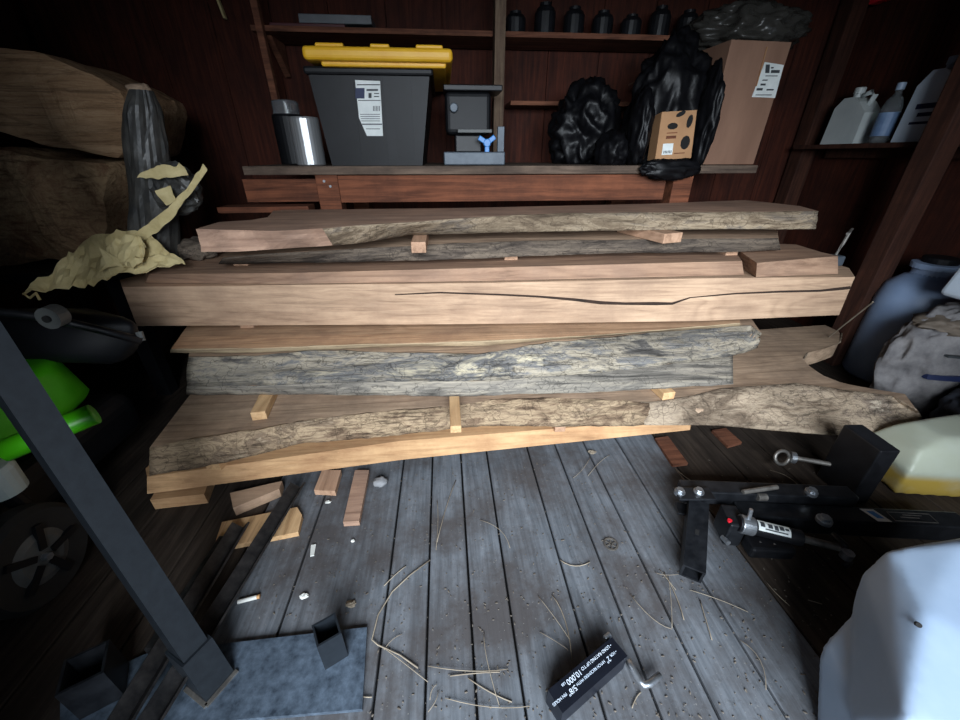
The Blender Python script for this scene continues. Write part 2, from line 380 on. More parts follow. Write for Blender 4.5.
# ------------------------------------------------------------------ timber
def slab(name, label, cat, fb, zb, ft, zt, back, sawn, bk=None, bark_range=(0, 1), n=90, wob=0.006, bulge=0.012, group='slabs in the timber stack', tilt=None, seed=1, kind_sawn_front=False, thick=0.007):
    """live-edge slab: fb / ft are the bottom and top front edges (left to right), back the rear outline (right to left)"""
    FB, FT = resample(fb, n), resample(ft, n)
    nb = 40 if n < 120 else 150; BK = resample(back, nb)
    so = Vector((seed * 11.3, seed * 4.7, 0))
    def jit(p, s=14, a=1.0):
        return Vector((0, noise.noise(Vector((p.x * s, p.y * s, 0)) + so) * wob * a + noise.noise(Vector((p.x * s * 3, 0, 3)) + so) * wob * 0.5 * a, noise.noise(Vector((p.x * 6, 9, 0)) + so) * wob * 0.25 * a))
    if not kind_sawn_front:
        FB = [p + jit(p) for p in FB]; FT = [p + jit(p + Vector((3, 0, 0))) for p in FT]
    lv = [0, 0.25, 0.5, 0.75, 1]
    parent = thing(name, label, cat, ((FB[0].x + FB[-1].x) / 2, FB[n // 2].y, zb), group)
    bm = B()
    rings = []
    out = [None] * n
    for i in range(n):
        t = (FB[min(i + 1, n - 1)] - FB[max(i - 1, 0)]); t.z = 0; t.normalize()
        out[i] = Vector((t.y, -t.x, 0))
    grid = []
    for j, l in enumerate(lv):
        row = []
        for i in range(n):
            p = FB[i].lerp(FT[i], l)
            if not kind_sawn_front:
                b = noise.noise(Vector((p.x * 9, l * 1.7, seed))) * 0.6 + noise.noise(Vector((p.x * 25, l * 3, seed + 5))) * 0.5
                p = p + out[i] * (bulge * b * math.sin(PI * (0.15 + 0.7 * l)))
            row.append(p)
        grid.append(row)
    def side(l): return [Vector((p.x, p.y, zb + (zt - zb) * l)) for p in BK]
    V = []
    for j, l in enumerate(lv):
        row = [bm.verts.new(p) for p in grid[j]] + [bm.verts.new(p) for p in side(l)]
        V.append(row)
    N = n + nb
    for a, b in zip(V, V[1:]):
        for i in range(N): bm.faces.new((a[i], a[(i + 1) % N], b[(i + 1) % N], b[i]))
    for row in (V[0], V[-1]):
        for tri in tessellate_polygon([[Vector((v.co.x, v.co.y, 0)) for v in row]]):
            try: bm.faces.new([row[i] for i in tri])
            except ValueError: pass
    obj('sawn_body', bm, sawn, parent)
    if bk is not None:
        a, b = int(bark_range[0] * (n - 1)), int(bark_range[1] * (n - 1)) + 1
        bm = B(); outer, inner = [], []
        for j, l in enumerate(lv):
            ro, ri = [], []
            for i in range(a, b):
                p = grid[j][i]; e = min(1, (i - a) / 4, (b - 1 - i) / 4)
                th = thick * (0.35 + 0.65 * math.sin(PI * (0.12 + 0.76 * l))) * (0.7 + 0.8 * abs(noise.noise(Vector((p.x * 18, l * 2.5, seed + 2))))) * (0.25 + 0.75 * e)
                ro.append(bm.verts.new(p + out[i] * th)); ri.append(bm.verts.new(p - out[i] * 0.003))
            outer.append(ro); inner.append(ri)
        m_ = b - a
        for G in (outer, inner):
            for r0, r1 in zip(G, G[1:]):
                for i in range(m_ - 1): bm.faces.new((r0[i], r0[i + 1], r1[i + 1], r1[i]))
        for r0, r1 in ((outer[0], inner[0]), (outer[-1], inner[-1])):
            for i in range(m_ - 1): bm.faces.new((r0[i], r0[i + 1], r1[i + 1], r1[i]))
        for i in (0, m_ - 1):
            for j in range(len(lv) - 1): bm.faces.new((outer[j][i], outer[j + 1][i], inner[j + 1][i], inner[j][i]))
        obj('live_edge', bm, bk, parent, smooth=True, label='rough bark-covered front edge')
    return parent
def P(pts, z): return [at(x, y, z=z) for x, y in pts]

# bottom plank
slab('timber_plank', 'yellowish sawn plank at the very bottom of the timber stack', 'plank',
     P([(147, 494), (400, 460), (690, 430)], .045), .045, P([(147, 477), (400, 441), (690, 418)], .085), .085,
     [(0.98, 1.2), (0.95, 1.5), (-0.95, 1.45), (-1.02, 1.05)], M['yellow_pine'], kind_sawn_front=True, seed=1)
# big forked slab
fb = P([(150, 475), (185, 470), (250, 456), (301, 443), (385, 436), (480, 425), (560, 426), (650, 425), (715, 425), (770, 430), (830, 435), (880, 434), (900, 430), (922, 418)], .115)
ft = P([(150, 447), (196, 438), (254, 430), (312, 419), (385, 411), (443, 407), (500, 399), (560, 398), (650, 402), (690, 396), (722, 388), (795, 383), (850, 391), (890, 395), (916, 409)], .19)
back = [at(905, 394, z=.19), at(868, 388, z=.19), at(842, 383, z=.19), at(822, 375, z=.19), at(808, 365, z=.19), at(802, 358, z=.19), at(806, 353, z=.19), at(822, 349, z=.19), at(839, 343, z=.19), at(840, 332, z=.19), at(825, 325, z=.19), (1.5, 1.72, 0), (0.3, 1.72, 0), (-0.85, 1.66, 0), (-1.0, 1.34, 0)]
slab('timber_slab', 'long tan slab with a forked gnarly right end, lowest live-edge slab in stack', 'slab', fb, .115, ft, .19, [Vector((p[0], p[1], 0)) for p in back], M['sawn_grey'], M['bark_brown'], (0, .665), seed=2, n=130)
S1 = bpy.data.objects['timber_slab']
def edge_strip(name, fb, ft, r0, r1, mat, parent, thick=0.01, seed=9, n=130, nl=9):
    FB, FT = resample(fb, n), resample(ft, n); a, b = int(r0 * (n - 1)), int(r1 * (n - 1)) + 1
    bm = B(); O, I = [], []
    for j in range(nl):
        l = j / (nl - 1); ro, ri = [], []
        for i in range(a, b):
            p = FB[i].lerp(FT[i], l); e = min(1, (i - a) / 5, (b - 1 - i) / 5)
            th = thick * (0.5 + 0.9 * abs(noise.noise(Vector((p.x * 13, p.y * 16, seed)))) + 0.8 * noise.noise(Vector((p.x * 5, l * 2, seed)))) * (0.3 + 0.7 * e)
            d = Vector((0, -0.85, 0.5)); ro.append(bm.verts.new(p + d * max(0.002, th))); ri.append(bm.verts.new(p - d * 0.006))
        O.append(ro); I.append(ri)
    m_ = b - a
    for G in (O, I):
        for x0, x1 in zip(G, G[1:]):
            for i in range(m_ - 1): bm.faces.new((x0[i], x0[i + 1], x1[i + 1], x1[i]))
    for x0, x1 in ((O[0], I[0]), (O[-1], I[-1])):
        for i in range(m_ - 1): bm.faces.new((x0[i], x0[i + 1], x1[i + 1], x1[i]))
    for i in (0, m_ - 1):
        for j in range(nl - 1): bm.faces.new((O[j][i], O[j + 1][i], I[j + 1][i], I[j][i]))
    return obj(name, bm, mat, parent, smooth=True)
nt_px = [(790, 371), (803, 360), (806, 353), (822, 349), (839, 343), (842, 333)]
edge_strip('gnarled_bark', P(nt_px[1:], .115), P(nt_px[1:], .19), 0, 1, M['bark_gnarly'], S1, 0.012, n=40)
edge_strip('gnarled_bark', fb, ft, .61, 1, M['bark_gnarly'], S1, 0.016)
# two grey-edged slabs and the thin board on them
slab('timber_slab', 'grey weathered slab directly under the thick rough-barked grey slab', 'slab',
     P([(186, 395), (305, 394), (443, 396), (600, 392), (733, 384)], .225), .225, P([(187, 386), (250, 385), (363, 381), (480, 381), (600, 372), (700, 360), (733, 356)], .277), .277,
     [(1.1, 1.35), (1.05, 1.62), (-0.95, 1.66), (-1.0, 1.4)], M['sawn_grey'], M['bark_grey_low'], seed=3, bulge=.006, thick=.004)
slab('timber_slab', 'thick grey slab with rough bark face and ragged right end', 'slab',
     P([(187, 386), (250, 385), (363, 381), (480, 380), (600, 372), (700, 360), (730, 356), (758, 348)], .285), .285, P([(188, 357), (265, 355), (312, 350), (440, 353), (480, 354), (550, 342), (610, 337), (690, 328), (750, 325), (761, 333)], .366), .366,
     [(1.34, 1.5), (1.3, 1.72), (-0.9, 1.72), (-1.0, 1.45)], M['sawn_grey'], M['bark_grey'], seed=4, bulge=.02, thick=.010)
slab('timber_board', 'thin tan board with pale edge lying on the rough grey slab', 'board',
     P([(170, 353), (254, 353), (312, 350), (367, 348), (443, 346), (480, 346), (550, 340), (740, 326)], .369), .369, P([(171, 349), (254, 348), (349, 345), (480, 341), (600, 335), (740, 323)], .392), .392,
     [(1.28, 1.5), (1.25, 1.8), (-1.0, 1.8), (-1.06, 1.56)], M['sawn_tan'], M['thin_edge'], seed=5, wob=.004, bulge=.004, thick=.003)
# big squared beam
D = slab('timber_beam', 'thick pale squared beam with a long crack, widest in the timber stack', 'beam',
     P([(137, 326), (480, 324), (700, 321), (839, 315)], .43), .43, P([(122, 287), (290, 285), (480, 283), (720, 278), (855, 277)], .595), .595,
     [(1.63, 1.42), (1.66, 1.60), (-1.15, 1.66), (-1.2, 1.5)], M['sawn_pale'], kind_sawn_front=True, seed=6)
def on_front(px, py):   # point on the beam's front face
    def lin(P_, x):
        for (x0, y0), (x1, y1) in zip(P_, P_[1:]):
            if x <= x1: return y0 + (y1 - y0) * (x - x0) / (x1 - x0)
        return P_[-1][1]
    yb_ = lin([(137, 326), (480, 324), (700, 321), (839, 315)], px); yt_ = lin([(122, 287), (290, 285), (480, 283), (720, 278), (855, 277)], px)
    return at(px, yb_, z=.43).lerp(at(px, yt_, z=.595), (yb_ - py) / (yb_ - yt_))
bm = B()
ck = [(395, 294, .4), (440, 292, .7), (500, 294, .8), (540, 296, .9), (575, 299, 1.3), (600, 302, 1.6), (625, 303, 1.2), (655, 303, 1.6), (672, 303, 1.1), (690, 297, .5)]
up = [on_front(x, y - w) for x, y, w in ck]; lo = [on_front(x, y + w) for x, y, w in ck]
f_ = Vector((0, -0.0025, 0)); b_ = Vector((0, 0.006, 0))
for a, b, c, d in zip(lo, lo[1:], up[1:], up):
    prism(bm, [a + b_, b + b_, c + b_, d + b_], [a + f_, b + f_, c + f_, d + f_])
obj('crack', bm, M['crackfill'], D, label='long dark drying crack')
bm = B()
ck = [(690, 297, .4), (735, 293, .7), (780, 291, .9), (820, 290, 1.0), (850, 287, 1.4)]
up = [on_front(x, y - w) for x, y, w in ck]; lo = [on_front(x, y + w) for x, y, w in ck]
for a, b, c, d in zip(lo, lo[1:], up[1:], up):
    prism(bm, [a + b_, b + b_, c + b_, d + b_], [a + f_, b + f_, c + f_, d + f_])
obj('crack', bm, M['crackfill'], D, label='dark crack running out at the right end')
# plank on the beam, short plank right of it
slab('timber_plank', 'long reddish plank with dusty top lying on the squared beam', 'plank',
     P([(145, 283), (290, 284), (480, 281), (744, 275)], .598), .598, P([(150, 274), (290, 273), (480, 268), (742, 261)], .642), .642,
     [(1.19, 1.5), (1.19, 1.66), (-1.19, 1.7), (-1.12, 1.52)], M['red_plank'], kind_sawn_front=True, seed=7)
slab('timber_plank', 'short reddish plank at the right end of the squared beam', 'plank',
     P([(756, 277), (838, 274)], .598), .598, P([(757, 263), (838, 256)], .655), .655,
     [(1.51, 1.45), (1.53, 1.60), (1.47, 1.62), (1.215, 1.55)], M['red_plank'], kind_sawn_front=True, seed=8, n=30)
# dark-edged slab and top slab
slab('timber_slab', 'dark-edged slab just under the topmost slab of the stack', 'slab',
     P([(219, 264), (353, 262), (480, 258), (616, 253), (731, 252), (780, 250)], .665), .665, P([(222, 258), (258, 254), (353, 249), (460, 243), (564, 240), (778, 238)], .715), .715,
     [(1.42, 1.6), (1.36, 1.78), (-0.7, 1.78), (-0.82, 1.6)], M['sawn_grey'], M['bark_dark'], seed=9)
slab('timber_slab', 'topmost slab of the timber stack with a pale flaky live edge', 'slab',
     P([(201, 252), (236, 252), (290, 248), (353, 244), (409, 235), (480, 233), (564, 231), (710, 229), (816, 229)], .752), .752,
     P([(196, 229), (271, 231), (310, 229), (353, 226), (409, 222), (480, 217), (564, 213), (710, 212), (819, 211)], .81), .81,
     [at(800, 206, z=.81), at(746, 200, z=.81), (0.9, 1.76, 0), (0.06, 1.68, 0), at(274, 210, z=.81), at(266, 219, z=.81), at(219, 222, z=.81)], M['sawn_pink'], M['bark_tan'], (.17, 1), seed=10)

# stickers between the layers
def stick(px, py, z0, z1, w, L, name='spacer_stick', label='', mat='sticker', dy=0.0, dx=0.0, group='spacer sticks in the timber stack', drop=0.0):
    p = at(px, py, z=z0)
    bm = B(); q = p + Vector((dx, L, 0)); h = Vector((0, 0, (z1 - z0) / 2))
    bar(bm, p + h - Vector((0, 0, drop)), q + h, w, z1 - z0)
    return tag(obj(name, bm, M[mat], bevel=0.002), label, 'spacer', group)
stick(260, 420, .191, .224, .048, .30, label='leftmost pale spacer stick resting on the forked slab', dx=-.04)
p = at(456, 405, z=.191)
stick(456, 433, .198, .226, .036, .34, label='middle pale spacer stick hanging over the forked slab edge')
stick(668, 400, .191, .224, .048, .25, label='right spacer stick between forked slab and grey slab', dx=-.02)
stick(214, 470, .086, .114, .05, .30, label='wedge spacer between bottom plank and forked slab', dx=.05)
stick(560, 432, .086, .114, .04, .25, label='spacer under the middle of the forked slab', mat='sticker_pink')
stick(419, 253, .716, .751, .048, .25, label='pinkish spacer block under the left middle of the top slab', mat='sticker_pink')
stick(672, 243, .716, .751, .085, .25, label='pale wedge spacer under the right part of the top slab', mat='sticker_pink', dx=-.07)
for x, s in ((-.8, 'left'), (0.2, 'middle'), (1.1, 'right')):
    bm = B(); box(bm, (x, 1.56, .4112), (.05, .14, .036)); tag(obj('spacer_stick', bm, M['sticker_pink']), 'spacer stick under the %s of the squared beam' % s, 'spacer', 'spacer sticks in the timber stack')
    bm = B(); box(bm, (x + .05, 1.55, .6535), (.05, .14, .022)); tag(obj('spacer_stick', bm, M['sticker_pink']), 'thin spacer stick on the %s of the reddish plank' % s, 'spacer', 'spacer sticks in the timber stack')

# blocks and scraps on the floor by the stack
def scrap(name, label, cat, top_px, z, mat, group=None, bevel=.003):
    t = [at(x, y, z=z) for x, y in top_px]; bm = B(); prism(bm, [Vector((p.x, p.y, 0.0005)) for p in t], t)
    return tag(obj(name, bm, mat, bevel=bevel), label, cat, group)
scrap('wood_block', 'yellow wood block under the left end of the bottom plank', 'wood block', [(150, 500), (204, 494), (214, 468), (168, 470)], .042, M['yellow_pine'])
bm = B(); box(bm, (.85, 1.35, .022), (.1, .2, .043)); tag(obj('wood_block', bm, M['yellow_pine']), 'wood block under the right end of the bottom plank', 'wood block')
scrap('wood_scrap', 'pale wedge-shaped wood offcut on floor below the bottom plank', 'wood offcut', [(230, 493), (268, 484), (282, 481), (279, 489), (233, 508)], .035, M['sawn_pale'])
scrap('wood_scrap', 'flat pale board offcut lying under the dark angle irons', 'wood offcut', [(222, 522), (297, 507), (302, 515), (298, 532), (213, 549)], .018, M['sticker'])
scrap('wood_strip', 'short tan strip end poking out under the bottom plank', 'wood strip', [(314, 490), (335, 491), (341, 470), (322, 470)], .022, M['sticker_pink'])
scrap('wood_strip', 'longer tan wood strip on the wide floor board', 'wood strip', [(343, 522), (359, 521), (369, 470), (355, 470)], .02, M['sawn_pink'])
scrap('wood_strip', 'narrow brown wood strip on floor right of stack centre', 'wood strip', [(673, 465), (688, 463), (668, 436), (655, 438)], .012, M['shelfwood'])
scrap('wood_strip', 'brown wood strip on floor under the gnarled slab end', 'wood strip', [(728, 446), (742, 442), (726, 428), (712, 430)], .012, M['shelfwood'])
bm = B(); blob(bm, at(380, 482, z=.012), (.024, .02, .016), .25, 1.5, 3, 3, False, .0005); tag(obj('stone', bm, M['stone'], smooth=True), 'small grey stone on floor below the bottom plank', 'stone')

# ------------------------------------------------------------------ back: workbench and shelves
wb = thing('workbench', 'dark wooden workbench along the back wall behind the timber stack', 'workbench', (0.3, 2.2, 0))
bm = B(); xl, xr = -.80, 1.40
for i in range(3): box(bm, ((xl + xr) / 2, 1.80 + .135 + i * .27, .945), (xr - xl, .268, .032))
obj('top', bm, M['benchtop'], wb, bevel=.003)
a, b = at(343, 190, y=1.84), at(660, 190, y=1.84)
bm = B(); box(bm, ((a.x + b.x) / 2, 1.84, .873), (b.x - a.x + .02, .04, .105)); obj('apron', bm, M['redwood_x'], wb, bevel=.002, label='reddish apron board')
bm = B(); box(bm, (-.69, 1.90, .865), (.32, .03, .09)); obj('apron', bm, M['redwood_x'], wb)
for x in (at(331, 190, y=1.86).x, at(676, 190, y=1.86).x):
    for y in (1.86, 2.52):
        bm = B(); box(bm, (x, y, .4645), (.09, .09, .928)); obj('leg', bm, M['redwood_x'], wb, bevel=.003)
for dx, z in ((-.01, .905), (.012, .885)):
    bm = B(); cyl(bm, (at(331, 190, y=1.86).x + dx, 1.816, z), (at(331, 190, y=1.86).x + dx, 1.811, z), .005, seg=10); obj('screw', bm, M['zinc'], wb)
bm = B(); box(bm, (-.75, 1.83, .800), (.36, .10, .022), rz(2)); tag(obj('timber_board', bm, M['redwood_x']), 'short reddish board sticking out left of the bench leg', 'board')
bpy.data.objects[-1] if False else None

sh = thing('wall_shelf', 'long upper shelf with pale front edge across the back wall', 'shelf', (.3, 2.5, 1.55))
za = at(500, 34, y=2.36).z
bm = B(); box(bm, (.33, 2.36 + .12, za), (2.36, .25, .022)); obj('board', bm, M['shelfwood'], sh, bevel=.002)
for x in (-.8,):
    bm = B(); prism(bm, [(x - .015, 2.6, za - .012), (x - .015, 2.42, za - .012), (x - .015, 2.6, za - .15)], [(x + .015, 2.6, za - .012), (x + .015, 2.42, za - .012), (x + .015, 2.6, za - .15)]); obj('bracket', bm, M['shelfwood'], sh)
zb_ = at(535, 103, y=2.42).z
sh2 = thing('wall_shelf', 'lower dark shelf on back wall behind the black bags', 'shelf', (.9, 2.5, zb_))
bm = B(); box(bm, (.95, 2.42 + .095, zb_), (1.15, .19, .02)); obj('board', bm, M['shelfwood'], sh2, bevel=.002)
pp = at(500, 80, y=2.32)
bm = B(); box(bm, (pp.x - .01, 2.31, (.962 + 2.2) / 2), (.05, .09, 2.2 - .962)); tag(obj('wooden_post', bm, M['greypost'], bevel=.003), 'grey-brown wooden post standing on the bench before the shelves', 'post')
a, b = at(256, 0, y=2.34), at(275, 95, y=2.34)
bm = B(); bar(bm, a + Vector((-.01, 0, .2)), b + Vector((0, 0, -.06)), .03, .035, (0, 1, 0)); tag(obj('wooden_batten', bm, M['shelfwood'], bevel=.002), 'thin brown batten leaning at the left end of the upper shelf', 'batten')
# things on the upper shelf
zt = za + .0115
for i, (x0, x1, h, c, lab) in enumerate(((270, 345, .018, (70, 30, 34), 'lowest dark red flat box at left of upper shelf'), (300, 372, .034, (92, 96, 100), 'grey flat case on the upper shelf above the yellow lid'))):
    a, b = at(x0, 24, y=2.40), at(x1, 24, y=2.40)
    yy = 2.46 if i == 0 else 2.46
    bm = B(); z0 = zt + (0 if i == 0 else .0185)
    box(bm, ((a.x + b.x) / 2, yy, z0 + h / 2), (b.x - a.x, .14, h)); tag(obj('flat_case', bm, paint('case%d' % i, k(*c)), bevel=.003), lab, 'case')
a = at(516, 20, y=2.45).x; b = at(690, 20, y=2.45).x
places = ['leftmost, next to the post', 'second from the post', 'third from the post', 'fourth from the post', 'fifth from the post', 'sixth from the post', 'rightmost of the row']
for i in range(7):
    x = a + (b - a) * i / 6; h = .10 + .012 * ((i * 3) % 4); bm = B()
    r = .052
    lathe(bm, [(r * .9, 0), (r, .006), (r, h * .7), (r * .8, h * .85), (r * .55, h * .9), (r * .55, h)], (x, 2.47, zt), 18)
    tag(obj('dark_jar', bm, M['black_paint'], smooth=False), 'dark round jar on upper shelf, ' + places[i], 'jar', 'dark jars on the upper shelf')
# pale hanging strip far left
p = at(222, 9, y=2.60)
bm = B(); bar(bm, p + Vector((-.006, -.012, .05)), p + Vector((.01, -.012, -.04)), .01, .028, (0, 1, 0))
tg = tag(obj('hanging_tag', bm, M['kraft'], bevel=.002), 'small pale strip hanging on the dark back wall', 'tag')

# ------------------------------------------------------------------ things on the bench
ZT = .9615
bn = thing('storage_bin', 'black plastic storage bin with a loose yellow lid on bench', 'storage bin', (-.26, 2.1, ZT))
bm = B()
b0 = [(-.462, 1.865, ZT), (-.085, 1.865, ZT), (-.085, 2.42, ZT), (-.462, 2.42, ZT)]
b1 = [(-.492, 1.845, 1.275), (-.035, 1.845, 1.275), (-.035, 2.45, 1.275), (-.492, 2.45, 1.275)]
prism(bm, b0, b1); obj('body', bm, M['black_plastic'], bn, bevel=.02, segs=3)
bm = B(); box(bm, (-.263, 2.147, 1.283), (.485, .63, .026)); obj('rim', bm, M['black_plastic'], bn, bevel=.008)
for x in (-.37, -.26, -.15):
    bm = B(); prism(bm, [(x - .035, 1.862, .985), (x + .035, 1.862, .985), (x + .035, 1.875, .985), (x - .035, 1.875, .985)], [(x - .042, 1.842, 1.265), (x + .042, 1.842, 1.265), (x + .042, 1.86, 1.265), (x - .042, 1.86, 1.265)]); obj('rib', bm, M['black_plastic'], bn, bevel=.004)
ld = B(); box(ld, (-.215, 2.13, 1.326), (.54, .70, .042)); lid = obj('lid', ld, M['yellow_lid'], bn, bevel=.014, segs=3, label='bright yellow lid sitting askew')
for x in (-.39, -.21, -.03):
    bm = B(); box(bm, (x, 2.13, 1.352), (.10 if x != -.21 else .07, .66, .014)); obj('ridge', bm, M['yellow_lid'], lid, bevel=.005)
bm = B(); box(bm, (-.20, 2.12, 1.302), (.46, .62, .022)); obj('skirt', bm, M['yellow_lid'], lid, bevel=.006)
bm = B()
def fpt(px, py, y): return at(px, py, y=y)
def lab_poly(px, ya, th=.0015):
    f = [at(x, y, y=ya) for x, y in px]; return [p + Vector((0, th, 0)) for p in f], f
def ylab(z): return 1.865 + (1.842 - 1.865) * (z - ZT) / (1.27 - ZT) - .006
pts = [(355, 80), (380, 81), (383, 136), (367, 136), (359, 118)]
bm = B(); f = []
for x, y in pts:
    p = at(x, y, y=1.84); p = at(x, y, y=ylab(p.z)); f.append(p)
prism(bm, [p + Vector((0, .004, 0)) for p in f], f); lb = obj('label', bm, M['label'], bn, label='torn white printed label')
def inkbar(x0, x1, y0, y1, m):
    bm = B(); f = []
    for x, y in ((x0, y0), (x1, y0), (x1, y1), (x0, y1)):
        p = at(x, y, y=1.84); f.append(at(x, y, y=ylab(p.z) - .0012))
    prism(bm, [p + Vector((0, .0015, 0)) for p in f], f); obj('print', bm, m, lb)
inkbar(355.5, 364.5, 88, 98.5, M['navy']); inkbar(357.5, 361, 90.5, 92.5, M['label'])
inkbar(366.5, 378, 89, 91, M['ink']); inkbar(368.5, 371.5, 93, 98, M['ink']); inkbar(374, 379, 93, 94, M['ink']); inkbar(374, 379, 96, 97, M['ink'])
inkbar(357, 380, 84.2, 85.2, M['ink']); inkbar(358, 380.5, 100, 100.8, M['ink'])
for q in range(5): inkbar(373 + q * 1.5, 373.7 + q * 1.5, 106, 111, M['ink'])
for q in range(4): inkbar(360 + q * .4, 380, 114 + q * 2.2, 114.6 + q * 2.2, M['ink'])
inkbar(362, 382, 123.6, 124.8, M['ink']); inkbar(366, 380, 128.5, 129.2, M['ink'])
# stainless canister and black canister with clear lid
c = at(312, 165, y=1.92)
bm = B(); lathe(bm, [(.052, 0), (.058, .004), (.058, .17), (.055, .176), (.05, .176), (.05, .03)], (c.x, 1.92, ZT)); tag(obj('steel_canister', bm, M['stainless'], smooth=False), 'shiny stainless steel canister on bench left of the black bin', 'canister')
c = at(288, 120, y=2.12)
t = thing('lidded_canister', 'black canister with a clear lid behind the steel canister', 'canister', (c.x, 2.12, ZT))
bm = B(); lathe(bm, [(.062, 0), (.066, .005), (.066, .19), (.06, .2)], (c.x, 2.12, ZT)); obj('body', bm, M['black_plastic'], t)
bm = B(); lathe(bm, [(.055, 0), (.055, .045), (.05, .052), (.02, .054)], (c.x, 2.12, ZT + .2005)); obj('lid', bm, M['clear'], t, label='clear domed lid')
# dark bench tool with blue handle
bt = thing('bench_tool', 'dark bench tool with grey base and blue wing handle beside the bin', 'power tool', at(475, 165, y=1.95))
a, b = at(444, 160, y=1.90), at(505, 160, y=1.90)
bm = B(); box(bm, ((a.x + b.x) / 2, 2.03, ZT + .026), (b.x - a.x, .26, .052)); obj('base', bm, M['grey_metal'], bt, bevel=.005, label='grey metal base')
cx = (a.x + b.x) / 2
bm = B(); box(bm, (cx - .02, 2.06, ZT + .20), (.20, .16, .16)); obj('motor_housing', bm, M['black_plastic'], bt, bevel=.02, segs=3)
bm = B(); box(bm, (cx - .02, 2.06, ZT + .085), (.12, .12, .07)); obj('column_block', bm, M['black_paint'], bt, bevel=.006)
bm = B(); box(bm, (cx + .0, 2.05, ZT + .29), (.25, .18, .022)); obj('top_plate', bm, M['black_paint'], bt, bevel=.004)
q = at(500, 130, y=1.95)
bm = B(); bar(bm, (q.x + .005, 1.96, ZT + .052), (q.x + .005, 1.96, ZT + .15), .03, .02, (0, 1, 0)); obj('guide_post', bm, M['grey_metal'], bt, bevel=.002)
bm = B(); box(bm, (cx + .005, 1.96, ZT + .132), (.15, .04, .014)); obj('rail', bm, M['grey_plastic'], bt, bevel=.002)
q = at(454, 107, y=1.94)
bm = B(); cyl(bm, (q.x, 1.985, q.z), (q.x, 1.955, q.z), .018); obj('knob', bm, M['grey_metal'], bt, bevel=.004, label='small pale knob')
q = at(487, 143, y=1.93)
bm = B()
for ang in (150, 35, -90):
    v = Vector((math.cos(math.radians(ang)), 0, math.sin(math.radians(ang)))) * .042
    bar(bm, q, q + v, .02, .017, (0, 1, 0))
cyl(bm, q + Vector((0, -.012, 0)), q + Vector((0, .03, 0)), .016); obj('wing_handle', bm, M['blue'], bt, bevel=.003, label='blue three-winged handle')

# cardboard box, its film bundle, bags
a, b = at(712, 165, y=2.02), at(753, 165, y=2.02); ta, tb = at(718, 39, y=2.0), at(789, 46, y=2.0)
cb = thing('cardboard_box', 'tall brown cardboard box with a shipping label on bench end', 'box', (1.4, 2.2, ZT))
bm = B()
cw = [(1.245, 1.98), (1.535, 2.0), (1.515, 2.42), (1.225, 2.40)]
zt_ = ta.z - .005
prism(bm, [(x - .01 if x > 1.4 else x, y, ZT) for x, y in cw], [(x + (.0 if x < 1.4 else .0), y, zt_) for x, y in cw]); obj('carton', bm, M['card'], cb, bevel=.008, segs=2)
bm = B(); box(bm, (1.42, 1.989, zt_ - .09), (.004, .004, .14)); obj('seam_tape', bm, M['card_light'], cb)
bm = B(); bar(bm, (1.222, 2.30, zt_ - .012), (1.0, 2.33, zt_ - .10), .24, .006); obj('flap', bm, M['card'], cb, label='open side flap')
fl = [at(765, 62, y=1.99), at(783, 65, y=1.992), at(774, 98, y=1.99), at(752, 97, y=1.985)]
yb = lambda x: 1.98 + (x - 1.245) * .02 / .29
def cpt(x, y, off):
    p = at(x, y, y=1.99); p = at(x, y, y=yb(p.x) - off); return p
fl = [cpt(x, y, .003) for x, y in ((765, 62), (784, 65), (775, 98), (752, 97))]
bm = B(); prism(bm, [p + Vector((0, .004, 0)) for p in fl], fl); lb = obj('shipping_label', bm, M['label'], cb, label='white shipping label')
for x0, x1, y0, y1 in ((766, 770, 64.5, 73), (771.5, 774, 67, 68.5), (771.5, 780, 70, 73), (766, 778, 75.5, 76.3), (763, 768, 79.5, 80.7), (761, 766, 83.5, 85.5), (757, 763, 88, 90.5), (767, 774, 89, 90.5), (756, 772, 94.5, 95.3)):
    f = [cpt(x, y, .0045) for x, y in ((x0, y0), (x1, y0), (x1 - .6, y1), (x0 - .6, y1))]
    bm = B(); prism(bm, [p + Vector((0, .0016, 0)) for p in f], f); obj('print', bm, M['ink'], lb)
bm = B(); blob(bm, (1.44, 2.22, zt_ + .07), (.21, .17, .085), .5, 1.6, 6, 5, True, zt_ + .002); tag(obj('plastic_film_bundle', bm, M['film'], smooth=True), 'crumpled grey plastic film bundle on top of the tall cardboard box', 'plastic film')
# perforated carton sticking out of the bag
pc = thing('perforated_carton', 'tan carton with dark oval holes poking out of the black bag', 'box', at(678, 165, y=1.84))
F4 = [at(662, 112, y=1.83), at(697, 110, y=1.83), at(691, 158, y=1.815), at(655, 160, y=1.815)]
bk_ = Vector((0, .07, -.01))
bm = B(); prism(bm, [p + bk_ for p in F4], F4); body = obj('body', bm, M['card_light'], pc, bevel=.003)
def quadpt(u, v, off=0): # u right, v down on the carton's front
    p = F4[0].lerp(F4[1], u).lerp(F4[3].lerp(F4[2], u), v); return p + Vector((0, -off, 0))
def hole(u, v, ru, rv, rot=0, m='dark', nm='hole'):
    f = []
    for i in range(10):
        a_ = 2 * PI * i / 10; x_, y_ = ru * math.cos(a_), rv * math.sin(a_)
        f.append(quadpt(u + x_ * math.cos(rot) - y_ * math.sin(rot), v + x_ * math.sin(rot) + y_ * math.cos(rot), .0012))
    bm = B(); prism(bm, [p + Vector((0, .01, 0)) for p in f], f); return obj(nm, bm, M[m], pc)
hole(.36, .30, .15, .07); hole(.83, .22, .08, .14, .3); hole(.78, .66, .13, .15, .3); hole(.55, .06, .14, .05, -.3)
